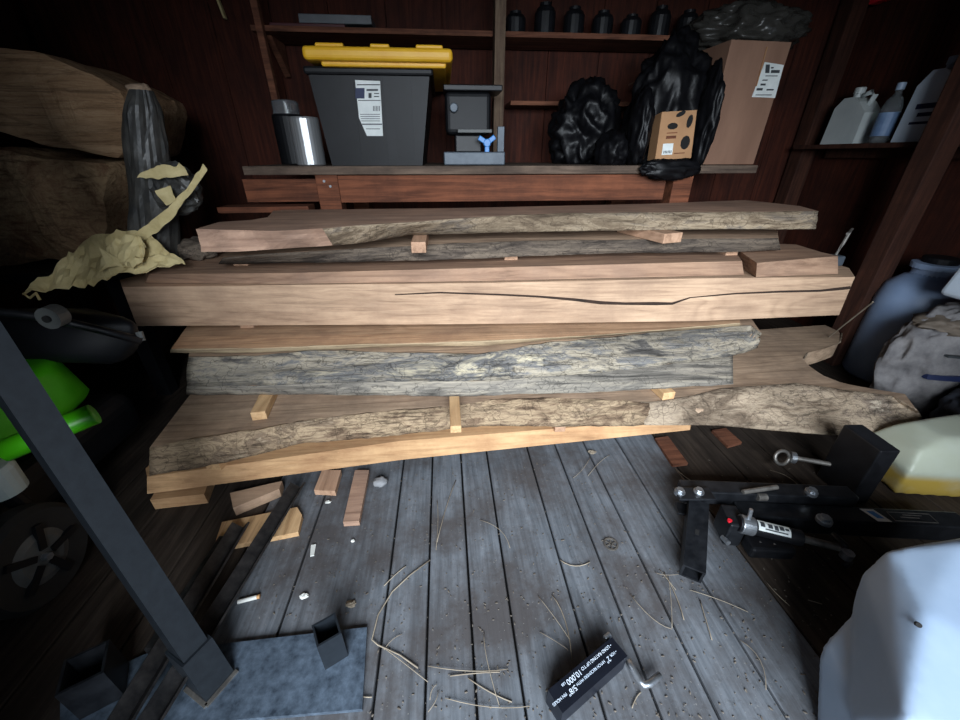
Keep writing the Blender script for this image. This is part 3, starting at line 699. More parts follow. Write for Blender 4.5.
for y0, y1, x0, x1 in ((.43, .45, .22, .52), (.5, .56, .22, .5), (.87, .89, .5, .8)):
    f = [quadpt(x0, y0, .001), quadpt(x1, y0, .001), quadpt(x1, y1, .001), quadpt(x0, y1, .001)]
    bm = B(); prism(bm, [p + Vector((0, .004, 0)) for p in f], f); obj('print', bm, M['redwood_x'], pc)
f = [quadpt(.16, .66, .0015), quadpt(.45, .66, .0015), quadpt(.45, .9, .0015), quadpt(.16, .9, .0015)]
bm = B(); prism(bm, [p + Vector((0, .004, 0)) for p in f], f); lb = obj('sticker', bm, M['label'], pc, label='white barcode sticker')
for q in range(6):
    u = .2 + q * .04; f = [quadpt(u, .81, .0025), quadpt(u + .02, .81, .0025), quadpt(u + .02, .87, .0025), quadpt(u, .87, .0025)]
    bm = B(); prism(bm, [p + Vector((0, .001, 0)) for p in f], f); obj('print', bm, M['ink'], lb)
def bagmesh(c, r, seed, amp=.4, fr=2.2, zmin=ZT + .001): 
    bm = B(); blob(bm, c, r, amp, fr, seed, 5, True, zmin); return bm
c = at(668, 112, y=2.0)
gb = thing('garbage_bag', 'large glossy black garbage bag around the perforated carton on bench', 'bag', (c.x, 2.0, ZT))
bm = B(); blob(bm, (c.x, 2.01, c.z - .02), (.145, .08, .235), .5, 1.5, 2, 5, True, ZT + .001); obj('body', bm, M['bag'], gb, smooth=True)
q = at(668, 168, y=1.80); bm = B(); blob(bm, (q.x - .005, 1.772, q.z - .004), (.105, .018, .035), .5, 1.8, 4, 4, True); obj('hanging_lip', bm, M['bag'], gb, smooth=True)
q = at(640, 130, y=1.86); bm = B(); blob(bm, (q.x, 1.87, q.z), (.035, .06, .12), .5, 1.6, 6, 4, True, ZT + .001); obj('side_fold', bm, M['bag'], gb, smooth=True)
q = at(709, 120, y=1.87); bm = B(); blob(bm, (q.x, 1.90, q.z), (.03, .06, .16), .5, 1.6, 9, 4, True, ZT + .001); obj('side_fold', bm, M['bag'], gb, smooth=True)
c = at(586, 130, y=2.15)
bm = B(); blob(bm, (c.x, 2.17, c.z - .01), (.125, .10, .16), .6, 1.5, 5, 5, True, ZT + .001); tag(obj('garbage_bag', bm, M['bag'], smooth=True), 'black garbage bag with peaked top, leftmost on the bench', 'bag')
c = at(612, 152, y=1.92)
bm = B(); blob(bm, (c.x, 1.93, ZT + .05), (.06, .07, .07), .45, 1.7, 8, 4, True, ZT + .001); tag(obj('garbage_bag', bm, M['bag'], smooth=True), 'small round black bag between the two larger bags', 'bag')

# ------------------------------------------------------------------ right wall shelf with jugs
zs = at(870, 143, x=2.16).z
ws = thing('wall_shelf', 'narrow dark shelf with jugs on the right wall', 'shelf', (2.26, 1.9, zs))
bm = B(); box(bm, (2.235, 1.88, zs - .012), (.20, 1.24, .022)); obj('board', bm, M['studwood'], ws, bevel=.002)
bm = B(); box(bm, (2.32, 1.94, zs - .045), (.03, 1.0, .044)); obj('cleat', bm, M['studwood'], ws)
def jug(label, y, x, w, d, h, mat, lean=0, cap='jug_grey', group='jugs on the right wall shelf'):
    t = thing('jug', label, 'jug', (x, y, zs), group)
    bm = B(); z0 = zs
    prof = [(0, 0), (d, 0), (d, .60 * h), (.72 * d, .83 * h), (.50 * d, .92 * h), (.26 * d, .92 * h), (.06 * d, .74 * h)]
    # profile in the y-z plane, neck at the far low-y end
    A = [(x - w / 2, y + d / 2 - a_, z0 + b_) for a_, b_ in prof]; A = A[::1]
    Bq = [(x + w / 2, y + d / 2 - a_, z0 + b_) for a_, b_ in prof]
    prism(bm, A, Bq); obj('body', bm, M[mat], t, bevel=.018, segs=3)
    bm = B(); yc = y + d / 2 - .38 * d
    lathe(bm, [(.02, 0), (.02, .018), (.024, .02), (.024, .045), (.02, .048)], (x, yc, z0 + .915 * h), 18); obj('cap', bm, M[cap], t)
    bm = B(); tube(bm, [(x, y + d / 2 - .78 * d, z0 + .74 * h), (x, y + d / 2 - .86 * d, z0 + .93 * h), (x, y + d / 2 - .72 * d, z0 + 1.0 * h), (x, y + d / 2 - .52 * d, z0 + .95 * h)], .012, 8); obj('handle', bm, M[mat], t, smooth=True)
    return t, z0
jug('greyish white plastic jug, leftmost on the right wall shelf', 2.27, 2.23, .10, .20, .235, 'jug_grey')
t, z0 = jug('bluish white plastic jug with dark print beside the wooden stud', 1.86, 2.22, .11, .20, .30, 'jug_blue', cap='white_jug')
for a_, b_, c_, d_ in ((-.03, .03, .10, .115), (-.05, .05, .13, .15), (-.03, .05, .07, .08)):
    bm = B(); box(bm, (2.1635, 1.86 + (a_ + b_) / 2, zs + (c_ + d_) / 2), (.003, b_ - a_, d_ - c_)); obj('print', bm, M['navy'], t)
jug('white plastic jug at the shelf end just right of the stud', 1.47, 2.22, .11, .18, .24, 'jug_blue')
t = thing('clear_bottle', 'clear bottle with a blue label between the two jugs', 'bottle', (2.2, 2.055, zs))
bm = B(); lathe(bm, [(.036, 0), (.04, .006), (.04, .15), (.03, .185), (.014, .205), (.014, .225)], (2.2, 2.055, zs), 22); obj('body', bm, M['clear'], t, smooth=False)
bm = B(); lathe(bm, [(.0415, .03), (.0415, .13), (.0405, .13), (.0405, .03)], (2.2, 2.055, zs), 22); obj('label', bm, paint('blue_label', k(86, 112, 150), k(120, 146, 180), .5), t)
bm = B(); lathe(bm, [(.017, .222), (.017, .25), (.014, .252)], (2.2, 2.055, zs), 18); obj('cap', bm, M['white_jug'], t)
p = at(876, 1, x=2.30)
bm = B(); box(bm, (2.325, p.y, p.z + .01), (.05, .09, .03)); tag(obj('red_reflector', bm, M['redlens'], bevel=.006), 'small red lens high on the right wall', 'reflector')

# ------------------------------------------------------------------ right side: tank, sack, cloth, canister
t = thing('water_tank', 'pale blue plastic barrel with a wide neck by right wall', 'barrel', (2.185, 1.53, 0))
bm = B(); lathe(bm, [(.13, 0), (.145, .02), (.15, .2), (.15, .40), (.135, .47), (.09, .515), (.075, .52), (.075, .53)], (2.185, 1.53, .0005), 36); obj('body', bm, M['tank'], t, smooth=True)
bm = B(); lathe(bm, [(.075, .525), (.075, .55), (.088, .553), (.088, .575), (.07, .578)], (2.185, 1.53, 0), 30); obj('neck', bm, M['tank'], t)
bm = B(); lathe(bm, [(.06, .578), (.06, .60), (.055, .604)], (2.185, 1.53, 0), 24); obj('cap', bm, M['black_plastic'], t)
sk = thing('feed_sack', 'grey woven sack with dark bands slumped beside the pale barrel', 'sack', (2.03, 1.24, 0))
bm = B(); blob(bm, (2.06, 1.25, .23), (.24, .105, .25), .22, 2.0, 4, 5, True, .001)
obj('body', bm, M['sack'], sk, smooth=True)
def sackband(z0_, z1_, m, nm, x0=1.77, x1=2.1, ya=1.152, lift=.0):
    bm = B(); N = 14; rows = []
    for i in range(N):
        x_ = x0 + (x1 - x0) * i / (N - 1); u = (x_ - 2.06) / .24; 
        yy = 1.25 - .105 * 1.17 * math.sqrt(max(.05, 1 - u * u * .85)) - .008
        rows.append((x_, yy))
    for (xa, y1_), (xb, y2_) in zip(rows, rows[1:]):
        prism(bm, [(xa, y1_, z0_), (xb, y2_, z0_), (xb, y2_ + .02, z0_), (xa, y1_ + .02, z0_)], [(xa, y1_ + .004, z1_), (xb, y2_ + .004, z1_), (xb, y2_ + .024, z1_), (xa, y1_ + .024, z1_)])
    bmesh.ops.remove_doubles(bm, verts=bm.verts, dist=.0005)
    return obj(nm, bm, m, sk)
sackband(.215, .235, M['navy'], 'printed_band', 1.88, 2.10); sackband(.315, .322, M['ink'], 'printed_band', 1.90, 2.16)
bm = B(); blob(bm, (2.05, 1.24, .415), (.19, .09, .04), .3, 2.5, 12, 4, True, None); obj('folded_mouth', bm, M['sack_tan'], sk, smooth=True, label='folded brown sack mouth')
t = thing('white_canister', 'white canister with a printed panel on top of the sack', 'canister', (2.1, 1.24, .46))
bm = B(); R_ = Matrix.Rotation(math.radians(14), 3, 'Y'); box(bm, (2.0, 1.24, .577), (.14, .12, .15), R_); obj('body', bm, M['jug_blue'], t, bevel=.02, segs=3)
bm = B(); box(bm, (2.01, 1.178, .59), (.09, .004, .045), R_); obj('print', bm, M['ink'], t)
bm = B(); blob(bm, (2.08, 1.0, .12), (.20, .12, .14), .3, 2.2, 15, 5, True, .001); tag(obj('dark_cloth_bundle', bm, M['cloth'], smooth=True), 'dark crumpled cloth bundle on floor right of the forked slab', 'cloth')
# clamp on the short plank
p = at(846, 274, z=.6)
t = thing('bar_clamp', 'dark metal clamp standing at the end of the short plank', 'clamp', (p.x, p.y, .6))
bx_, by_ = 1.60, 1.47
bm = B(); box(bm, (bx_, by_, .617), (.05, .05, .04)); obj('jaw', bm, M['grey_metal'], t, bevel=.005)
bm = B(); tube(bm, [(bx_, by_, .637), (bx_ + .01, by_, .68), (bx_ + .018, by_, .73)], .006); obj('screw_rod', bm, M['dull_zinc'], t)
bm = B(); tube(bm, [(bx_ - .01, by_ - .02, .725), (bx_ + .018, by_, .73), (bx_ + .045, by_ + .02, .736)], .005); obj('handle', bm, M['dull_zinc'], t)

# jugs on the floor, right
yj = thing('jug', 'yellowish translucent jug with liquid in it behind the hoist arm', 'jug', (1.6, .86, 0))
bm = B(); hull(bm, [(1.46, .80, .002), (1.48, .97, .002), (1.80, .74, .002), (1.80, .97, .002), (1.44, .79, .11), (1.46, .97, .11), (1.82, .73, .11), (1.82, .97, .11), (1.48, .82, .17), (1.52, .95, .17), (1.57, .84, .20), (1.57, .93, .20), (1.82, .8, .21), (1.82, .95, .21)])
YB_ = obj('body', bm, M['jug_yellow'], yj)
bm = B(); lathe(bm, [(.025, .2), (.025, .23), (.03, .232), (.03, .255), (.026, .258)], (1.74, .88, 0), 20); obj('cap', bm, M['white_jug'], yj)
wj = thing('jug', 'large white faceted jug on floor in the right foreground', 'jug', (.95, .28, 0))
def soft(o, vox, it):
    r_ = o.modifiers.new('r', 'REMESH'); r_.mode = 'VOXEL'; r_.voxel_size = vox; m_ = o.modifiers.new('s', 'SMOOTH'); m_.iterations = it; m_.factor = .5
    bpy.context.view_layer.update(); me = bpy.data.meshes.new_from_object(o.evaluated_get(bpy.context.evaluated_depsgraph_get()))
    mt = list(o.data.materials); o.modifiers.clear(); o.data = me; me.materials.clear()
    for q in mt: me.materials.append(q)
    for p_ in me.polygons: p_.use_smooth = True
    return o
soft(YB_, .008, 8)
fl_ = at(924, 610, z=.325)
bm = B()
hull(bm, [at(816, 726, z=.0), at(832, 692, z=.0), at(819, 654, z=.12), at(826, 640, z=.15), at(846, 619, z=.175), (.71, .0, .15), (1.2, -.02, .16), (1.2, .46, .16), (1.2, .46, .002), (1.2, -.02, .002), (.70, -.02, .002), at(892, 790, z=.16)])
soft_parts = bm; bm2 = B()
hull(bm2, [at(852, 608, z=.17), at(856, 590, z=.215), at(863, 571, z=.26), at(888, 549, z=.315), at(960, 542, z=.335), fl_, at(903, 722, z=.27), at(895, 775, z=.17), at(850, 720, z=.15),
          (1.16, .43, .335), (1.16, .06, .335), (.93, .06, .325), (1.19, .45, .30), (1.19, .45, .12), (1.19, .0, .12), (.80, .0, .12), (.78, .30, .12)])
tmp = bpy.data.meshes.new('tmp'); bm2.to_mesh(tmp); bm2.free(); bm.from_mesh(tmp); bpy.data.meshes.remove(tmp)
soft(obj('body', bm, M['white_jug'], wj), .008, 5)
bm = B(); lathe(bm, [(.04, .33), (.04, .36), (.048, .362), (.048, .39), (.044, .394)], (1.02, .37, 0), 24); obj('cap', bm, M['white_jug'], wj)
bm = B(); tube(bm, [(1.0, .24, .33), (1.0, .22, .385), (1.0, .12, .39), (1.0, .08, .33)], .018, 10); obj('handle', bm, M['white_jug'], wj, smooth=True)
p = fl_ + Vector((.004, .008, .004))
bm = B(); cyl(bm, at(917, 624, z=.317), at(917, 624, z=.317) + Vector((-.004, -.004, .005)), .004, seg=10); obj('scuff', bm, M['dark'], wj)

# ------------------------------------------------------------------ hydraulic hoist on the floor, right
hp = at(790, 510, z=.0)
ht = thing('hydraulic_hoist', 'black folded hydraulic hoist with bolted arms lying beside the yellow jug', 'hoist', (hp.x, hp.y, 0))
bm = B(); bar(bm, at(680, 491, z=.09), at(850, 498, z=.09), .05, .05); obj('arm', bm, M['black_steel'], ht, bevel=.004)
bm = B(); bar(bm, at(735, 515, z=.055) , at(960, 527, z=.075), .055, .06); la = obj('arm', bm, M['black_steel'], ht, bevel=.004, label='long arm with a warning label')
bm = B(); bar(bm, at(684, 500, z=.03), at(690, 503, z=.03), .04, .05); 
f0 = at(697, 506, z=.075); f1 = at(692, 574, z=.045)
bm = B()
Mx = frame(f1 - f0); L = (f1 - f0).length; w_ = .052; th = .006
for s_ in (-1, 1):
    box(bm, (f0 + f1) / 2 + Mx @ Vector((0, s_ * (w_ - th) / 2, 0)), (L, th, w_), Mx); box(bm, (f0 + f1) / 2 + Mx @ Vector((0, 0, s_ * (w_ - th) / 2)), (L, w_ - 2 * th, th), Mx)
ft_ = obj('foot_tube', bm, M['black_steel'], ht)
bm = B(); box(bm, f0.lerp(f1, .5) + Mx @ Vector((0, 0, w_ / 2)), (.016, .010, .002), Mx); obj('pin_hole', bm, M['dark'], ft_)
bm = B(); bar(bm, at(676, 494, z=.118), at(712, 494, z=.118), .045, .008); obj('hinge_plate', bm, M['black_steel'], ht, bevel=.002)
bm = B(); bar(bm, at(676, 508, z=.06), at(700, 512, z=.06), .045, .008); obj('hinge_plate', bm, M['black_steel'], ht, bevel=.002)
def bolt(px, py, z, r=.012):
    p_ = at(px, py, z=z); bm = B(); cyl(bm, p_ + Vector((0, 0, -.012)), p_, r * 1.35, seg=24); cyl(bm, p_, p_ + Vector((0, 0, .008)), r, seg=6); obj('bolt', bm, M['zinc'], ht, bevel=.001, label='zinc bolt head')
bolt(680, 491, .126, .011); bolt(699, 491, .126, .011); bolt(812, 491, .124, .012); bolt(825, 519, .115, .014)
# ram
r0, r1, r2, r3 = at(722, 521, z=.10), at(738, 523, z=.10), at(800, 538, z=.085), at(840, 548, z=.075)
bm = B(); bar(bm, at(721, 524, z=.06), at(738, 526, z=.06), .075, .085); obj('ram_valve_block', bm, M['black_steel'], ht, bevel=.006)
bm = B(); cyl(bm, r1, r2, .021, seg=28); ram = obj('ram_cylinder', bm, M['black_paint'], ht)
c0, c1 = r1.lerp(r2, .03), r1.lerp(r2, .24)
bm = B(); cyl(bm, c0, c1, .0255, seg=28); obj('ram_collar', bm, M['zinc'], ht, bevel=.002, label='bright steel collar')
bm = B(); cyl(bm, c0.lerp(c1, .5) + Vector((0, .0, .02)), c0.lerp(c1, .5) + Vector((0, .006, .055)), .005, seg=10); obj('release_pin', bm, M['zinc'], ht)
bm = B(); cyl(bm, r2, r3, .010, seg=20); obj('piston_rod', bm, M['dull_zinc'], ht)
bm = B(); tube(bm, [r3 + Vector((-.005, .03, .02)), r3 + Vector((.01, .0, .01)), r3 + Vector((.005, -.03, -.015)), r3 + Vector((-.012, -.035, -.02))], .008); obj('clevis', bm, M['black_steel'], ht, smooth=True)
bm = B(); cyl(bm, r3 + Vector((0, -.02, -.01)), r3 + Vector((0, -.02, .01)), .014, seg=16); obj('bolt', bm, M['zinc'], ht)
e0, e1 = r1.lerp(r2, .27), r1.lerp(r2, .78)   # ram label: curved patch on the cylinder
ax = (e1 - e0).normalized(); sd = ax.cross(Vector((0, 0, 1))).normalized(); un = sd.cross(ax)
def patch(t0, t1, a0, a1, r, m, nm, par):
    bm = B(); n_ = 8; A_, B_ = [], []
    for i in range(n_ + 1):
        an = math.radians(a0 + (a1 - a0) * i / n_); d_ = sd * math.sin(an) + un * math.cos(an)
        A_.append((bm.verts.new(e0.lerp(e1, t0) + d_ * r), bm.verts.new(e0.lerp(e1, t0) + d_ * (r - .003)))); B_.append((bm.verts.new(e0.lerp(e1, t1) + d_ * r), bm.verts.new(e0.lerp(e1, t1) + d_ * (r - .003))))
    for i in range(n_):
        bm.faces.new((A_[i][0], A_[i + 1][0], B_[i + 1][0], B_[i][0])); bm.faces.new((A_[i][1], A_[i + 1][1], B_[i + 1][1], B_[i][1]))
    for Q in (A_, B_):
        for i in range(n_): bm.faces.new((Q[i][0], Q[i + 1][0], Q[i + 1][1], Q[i][1]))
    for i in (0, n_): bm.faces.new((A_[i][0], B_[i][0], B_[i][1], A_[i][1]))
    return obj(nm, bm, m, par)
lb = patch(0, 1, -20, 60, .0218, M['label'], 'ram_label', ram)
for t0, t1, a0, a1 in ((.06, .2, -5, 30), (.3, .44, 0, 30), (.5, .62, 0, 34), (.66, .8, -4, 26), (.2, .9, 38, 46), (.84, .95, 5, 20)):
    patch(t0, t1, a0, a1, .0224, M['ink'], 'print', ht)
for px_, py_ in ((727, 543), (759, 544), (773, 546)):
    p_ = at(px_, py_, z=.04); bm = B(); cyl(bm, p_ + Vector((0, .02, 0)), p_ + Vector((0, -.004, .004)), .007, seg=14); obj('bolt', bm, M['zinc'], ht)
p_ = at(730, 520, z=.104); bm = B(); cyl(bm, p_ + Vector((0, 0, -.006)), p_, .006, seg=14); obj('red_plug', bm, M['redlens'], ht, label='small red plug')
bm = B(); bar(bm, at(746, 546, z=.03), at(790, 548, z=.03), .05, .04); obj('pump_body', bm, M['black_paint'], ht, bevel=.008)
bm = B(); cyl(bm, at(743, 492, z=.12), at(777, 487, z=.125), .007, seg=14); cyl(bm, at(757, 497, z=.105), at(766, 497, z=.105), .011, seg=14); obj('pump_handle', bm, M['dull_zinc'], ht, label='grey cross handle')
# upright block and its bolt
q0 = at(862, 512, z=.0)
bm = B(); box(bm, (q0.x + .018, q0.y + .095, .112), (.062, .13, .222), rz(-4)); obj('upright_bracket', bm, M['black_paint'], ht, bevel=.004)
e0_, e1_ = at(790, 457, z=.07), at(852, 468, z=.07)
bm = B(); cyl(bm, e0_, e1_, .008, seg=14); obj('bolt_rod', bm, M['dull_zinc'], ht, label='long bare bolt')
bm = B(); cyl(bm, e0_, e0_.lerp(e1_, .08), .02, seg=20); obj('washer', bm, M['zinc'], ht)
bm = B(); cc = e0_ + Vector((-.03, 0, 0)); tube(bm, [cc + Vector((.026 * math.cos(a_), 0.01 * math.sin(a_), .022 * math.sin(a_))) for a_ in [2 * PI * i / 16 for i in range(17)]], .006, 8); obj('eye_nut', bm, M['dull_zinc'], ht, smooth=True)
# arm warning label
def armpt(u, v):  # u along, v across on the arm's top
    a_, b_ = at(735, 515, z=.055), at(960, 527, z=.075); d_ = (b_ - a_); Mq = frame(d_)
    return a_ + d_ * u + Mq @ Vector((0, v, .0305))
def armq(u0, u1, v0, v1, m, nm, lift=0, sk_=0):
    f_ = [armpt(u0, v0), armpt(u1, v0), armpt(u1 - sk_, v1), armpt(u0 - sk_, v1)]; up_ = Vector((0, 0, .0006 + lift))
    bm = B(); prism(bm, [p - Vector((0, 0, .001)) for p in f_], [p + up_ for p in f_]); return obj(nm, bm, m, la)
armq(.60, .66, -.022, .02, M['label'], 'warning_label', 0, .03)
armq(.61, .64, -.012, .012, M['blue'], 'print', .0006, .02)
for v_ in (-.018, .012): armq(.68, .86, v_, v_ + .002, M['dull_zinc'], 'print')
armq(.68, .682, -.018, .014, M['dull_zinc'], 'print'); armq(.86, .862, -.018, .014, M['dull_zinc'], 'print')
armq(.72, .80, -.005, -.002, M['dull_zinc'], 'print'); armq(.74, .82, .004, .006, M['dull_zinc'], 'print')

# ------------------------------------------------------------------ steel post stand, left foreground
bp = at(212, 680, z=.012)
st = thing('steel_post_stand', 'tall square dark steel post welded to a scuffed base plate', 'post stand', (bp.x, bp.y, 0))
pl = [at(60, 690, z=.012), at(150, 652, z=.012), at(367, 627, z=.012), at(362, 709, z=.012), at(232, 720, z=.012), at(60, 775, z=.012)]
bm = B(); prism(bm, [Vector((p.x, p.y, .001)) for p in pl], pl); obj('base_plate', bm, M['plate'], st, bevel=.002, label='scuffed shiny steel base plate')
PR = rz(-30)
def sq_tube(bm, c, w, z0, z1, th, R):
    for s_ in (-1, 1):
        box(bm, Vector((c.x, c.y, (z0 + z1) / 2)) + R @ Vector((s_ * (w - th) / 2, 0, 0)), (th, w, z1 - z0), R)
        box(bm, Vector((c.x, c.y, (z0 + z1) / 2)) + R @ Vector((0, s_ * (w - th) / 2, 0)), (w - 2 * th, th, z1 - z0), R)
PB = Vector((bp.x, bp.y, .0125)); PD = (at(0, 364, z=.69) - PB).normalized(); PM = PD.to_track_quat('Z', 'Y').to_matrix()
PM = Matrix((PR @ Vector((1, 0, 0)), PR @ Vector((0, 1, 0)), PD)).transposed()
def lean_tube(bm, w, l0_, l1_, th):
    m_ = PB + PD * ((l0_ + l1_) / 2)
    for s_ in (-1, 1):
        box(bm, m_ + PM @ Vector((s_ * (w - th) / 2, 0, 0)), (th, w, l1_ - l0_), PM); box(bm, m_ + PM @ Vector((0, s_ * (w - th) / 2, 0)), (w - 2 * th, th, l1_ - l0_), PM)
bm = B(); lean_tube(bm, .048, 0, 1.35, .004); obj('post', bm, M['steel_blue'], st)
bm = B(); lean_tube(bm, .060, .0, .10, .005); obj('sleeve', bm, M['steel_blue'], st, label='short sleeve around the post foot')
bm = B(); bar(bm, Vector((bp.x, bp.y, .0135)) + PR @ Vector((-.034, -.034, 0)), Vector((bp.x, bp.y, .0135)) + PR @ Vector((.034, -.034, 0)), .008, .006)
bar(bm, Vector((bp.x, bp.y, .0135)) + PR @ Vector((.034, -.034, 0)), Vector((bp.x, bp.y, .0135)) + PR @ Vector((.034, .034, 0)), .008, .006); obj('weld_bead', bm, M['dull_zinc'], st)
c = at(334, 652, z=.0125)
bm = B(); sq_tube(bm, c, .05, .0125, .105, .004, rz(28)); obj('stub_tube', bm, M['steel_blue'], st)
c = at(106, 690, z=.0125)
bm = B(); sq_tube(bm, c, .07, .0125, .11, .005, rz(28)); obj('stub_tube', bm, M['black_steel'], st)

# angle irons on the floor
def angle(label, a, b, w, z, roll):
    a, b = at(*a, z=z), at(*b, z=z); Mx = frame(b - a) @ Matrix.Rotation(math.radians(roll), 3, 'X'); L = (b - a).length; m_ = (a + b) / 2
    bm = B(); box(bm, m_ + Mx @ Vector((0, w / 2, 0)), (L, w, .005), Mx); box(bm, m_ + Mx @ Vector((0, 0, w / 2)), (L, .005, w), Mx)
    return tag(obj('angle_iron', bm, M['rust_bar']), label, 'steel bar', 'dark steel bars on the floor')
angle('long dark angle iron nearest the base plate, running under the stack', (150, 735), (300, 488), .035, .045, 40)
angle('shorter dark angle iron, open end on the pale offcut', (120, 735), (243, 528), .035, .035, 45)
a, b = at(150, 652, z=.03), at(224, 538, z=.03)
bm = B(); bar(bm, a, b, .022, .022); tag(obj('steel_rod', bm, M['rust_bar'], bevel=.003), 'thin dark steel bar left of the angle irons', 'steel bar', 'dark steel bars on the floor')

# ------------------------------------------------------------------ hitch pin carton in the foreground
zb2 = .055
C4 = [at(548, 690, z=zb2), at(612, 637, z=zb2), at(630, 655, z=zb2), at(563, 713, z=zb2)]
d_ = (C4[1] - C4[0]).normalized(); nrm = Vector((d_.y, -d_.x, 0)); L = (C4[1] - C4[0]).length; Wd = abs((C4[3] - C4[0]).dot(nrm)); c0 = C4[0]
bx = thing('hitch_pin_carton', 'small black carton with white print and a bent pin sticking out', 'carton', (c0 + d_ * L / 2 + nrm * Wd / 2) * 1 - Vector((0, 0, zb2)))
T4 = [c0, c0 + d_ * L, c0 + d_ * L + nrm * Wd, c0 + nrm * Wd]
bm = B(); prism(bm, [Vector((p.x, p.y, .001)) for p in T4], T4); obj('box', bm, M['box_navy'], bx, bevel=.0015)
def text(s, size, org, ang, m, par, nm='print'):
    cu = bpy.data.curves.new(nm, 'FONT'); cu.body = s; cu.size = size; cu.extrude = .0002
    to = bpy.data.objects.new('tmp_text', cu); COL.objects.link(to); bpy.context.view_layer.update()
    me = bpy.data.meshes.new_from_object(to.evaluated_get(bpy.context.evaluated_depsgraph_get())); bpy.data.objects.remove(to)
    o = bpy.data.objects.new(nm, me); COL.objects.link(o); me.materials.clear(); me.materials.append(m)
    wd = max(v.co.x for v in me.vertices); o.parent = par; o.location = Vector(org) - WL[par.name]; o.rotation_euler = (0, 0, ang); WL[o.name] = Vector(org)
    return o, wd
tang = math.atan2(-d_.y, -d_.x)        # reads from the far right end towards the near left one
rd = -d_; dn = -nrm                      # reading direction, and towards the text's next line
def line(parts, start, down):
    pos = Vector(T4[2]) + rd * start + dn * down + Vector((0, 0, .0004)); adv = 0
    for s, size in parts:
        o, wd = text(s, size * .80, pos + rd * adv, tang, M['white_ink'], bx); adv += wd + .003
line([('\u2022 FOR', .009), ('2"', .017), ('HITCH RECEIVERS WITH', .0092), ('5/8"', .017), ('PIN HOLES', .0092)], .014, Wd * .50)
line([('\u2022 LOAD RATING UP TO', .0105), ('10,000', .018), ('LBS', .008)], .014, Wd * .84)
z_ = .018
bm = B(); tube(bm, [at(628, 660, z=z_ + .004), at(634, 671, z=z_), at(640, 681, z=z_), at(644, 685, z=z_), at(649, 684, z=z_), at(660, 675, z=z_)], .0072, 12); obj('bent_pin', bm, M['zinc'], bx, smooth=True, label='bent zinc hitch pin')
p = at(608, 636, z=.045); bm = B(); cyl(bm, p - d_ * .01, p + d_ * .006, .006, seg=14); obj('pin_tip', bm, M['zinc'], bx, bevel=.001)

# ------------------------------------------------------------------ left: logs, wrap, paper, mower, bottle
tb_ = thing('log_stand', 'dark stand carrying the big logs against the left wall', 'stand', (-1.62, 1.8, 0))
bm = B(); box(bm, (-1.63, 1.90, .575), (.68, .56, .04)); obj('top', bm, M['black_paint'], tb_, bevel=.004)
for x_ in (-1.92, -1.35):
    for y_ in (1.68, 2.12):
        bm = B(); box(bm, (x_, y_, .2775), (.06, .06, .555)); obj('leg', bm, M['black_paint'], tb_)
def log(label, px, y, depth, mat, seed, amp=.02, mats2=None, zmin=None):
    """chunk of log: its face traced at depth y, carved back with noise"""
    f_ = resample([at(a_, b_, y=y) for a_, b_ in px] + [at(*px[0], y=y)], 60)[:-1]
    cen = sum(f_, Vector()) / len(f_); rows = []; bm = B()
    steps = [(0, .55), (.0, .9), (.02, 1.0), (.25, 1.03), (.5, 1.0), (.75, 1.02), (.97, .98), (1, .9)]
    for t_, s_ in steps:
        r_ = []
        for i, p in enumerate(f_):
            q = cen + (p - cen) * s_ + Vector((0, t_ * depth, 0))
            n_ = noise.noise(q * 7 + Vector((seed, 0, 0))) * amp + noise.noise(q * 22 + Vector((seed, 5, 0))) * amp * .5
            q = q + (p - cen).normalized() * n_ + Vector((0, n_ * (1 if s_ < .95 else .3), 0))
            if zmin is not None: q.z = max(q.z, zmin)
            r_.append(bm.verts.new(q))
        rows.append(r_)
    for a_, b_ in zip(rows, rows[1:]):
        for i in range(len(f_)): bm.faces.new((a_[i], a_[(i + 1) % len(f_)], b_[(i + 1) % len(f_)], b_[i]))
    for r_ in (rows[0], rows[-1]): bmesh.ops.triangulate(bm, faces=[bm.faces.new(r_)])
    return tag(obj('log_chunk', bm, mat, smooth=False), label, 'log')
log('lower rough burl log chunk at the left edge', [(-75, 160), (0, 150), (45, 158), (102, 165), (105, 205), (104, 248), (60, 258), (0, 268), (-75, 275)], 1.74, .40, M['log_burl'], 3, .04, zmin=.597)
log('upper long brown log slab lying on the rough burl chunk', [(-75, 42), (0, 47), (40, 53), (85, 72), (120, 92), (126, 105), (118, 158), (85, 152), (40, 143), (0, 130), (-75, 120)], 1.72, .40, M['log_face'], 8, .012)
# wrapped stub on the end of the plank
p0 = at(140, 236, y=1.54); p1 = at(143, 92, y=1.60)
ws_ = thing('wrapped_stump', 'upright stump wrapped in black plastic left of the top slab', 'stump', (p0.x, 1.56, .645))
bm = B(); N = 26; seg = 40; rings = []
for i in range(N):
    t_ = i / (N - 1); z_ = .6435 + (p1.z - .6435) * t_
    cx_ = p0.x + (at(144, 92, y=1.58).x - p0.x) * t_
    r_ = .082 - .030 * t_ - (.02 * max(0, t_ - .9) / .1); ring = []
    for j in range(seg):
        an = 2 * PI * j / seg; n_ = noise.noise(Vector((math.cos(an) * 1.6, math.sin(an) * 1.6, z_ * 5))); n2 = .4 - abs(noise.noise(Vector((math.cos(an) * 4, math.sin(an) * 4, z_ * 6 + 3))))
        rr = r_ * (1 + .25 * n_ + .18 * n2); ring.append(bm.verts.new((cx_ + rr * math.cos(an), 1.57 + rr * .9 * math.sin(an), z_)))
    rings.append(ring)
for a_, b_ in zip(rings, rings[1:]):
    for j in range(seg): bm.faces.new((a_[j], a_[(j + 1) % seg], b_[(j + 1) % seg], b_[j]))
bm.faces.new(rings[0][::-1]); bm.faces.new(rings[-1])
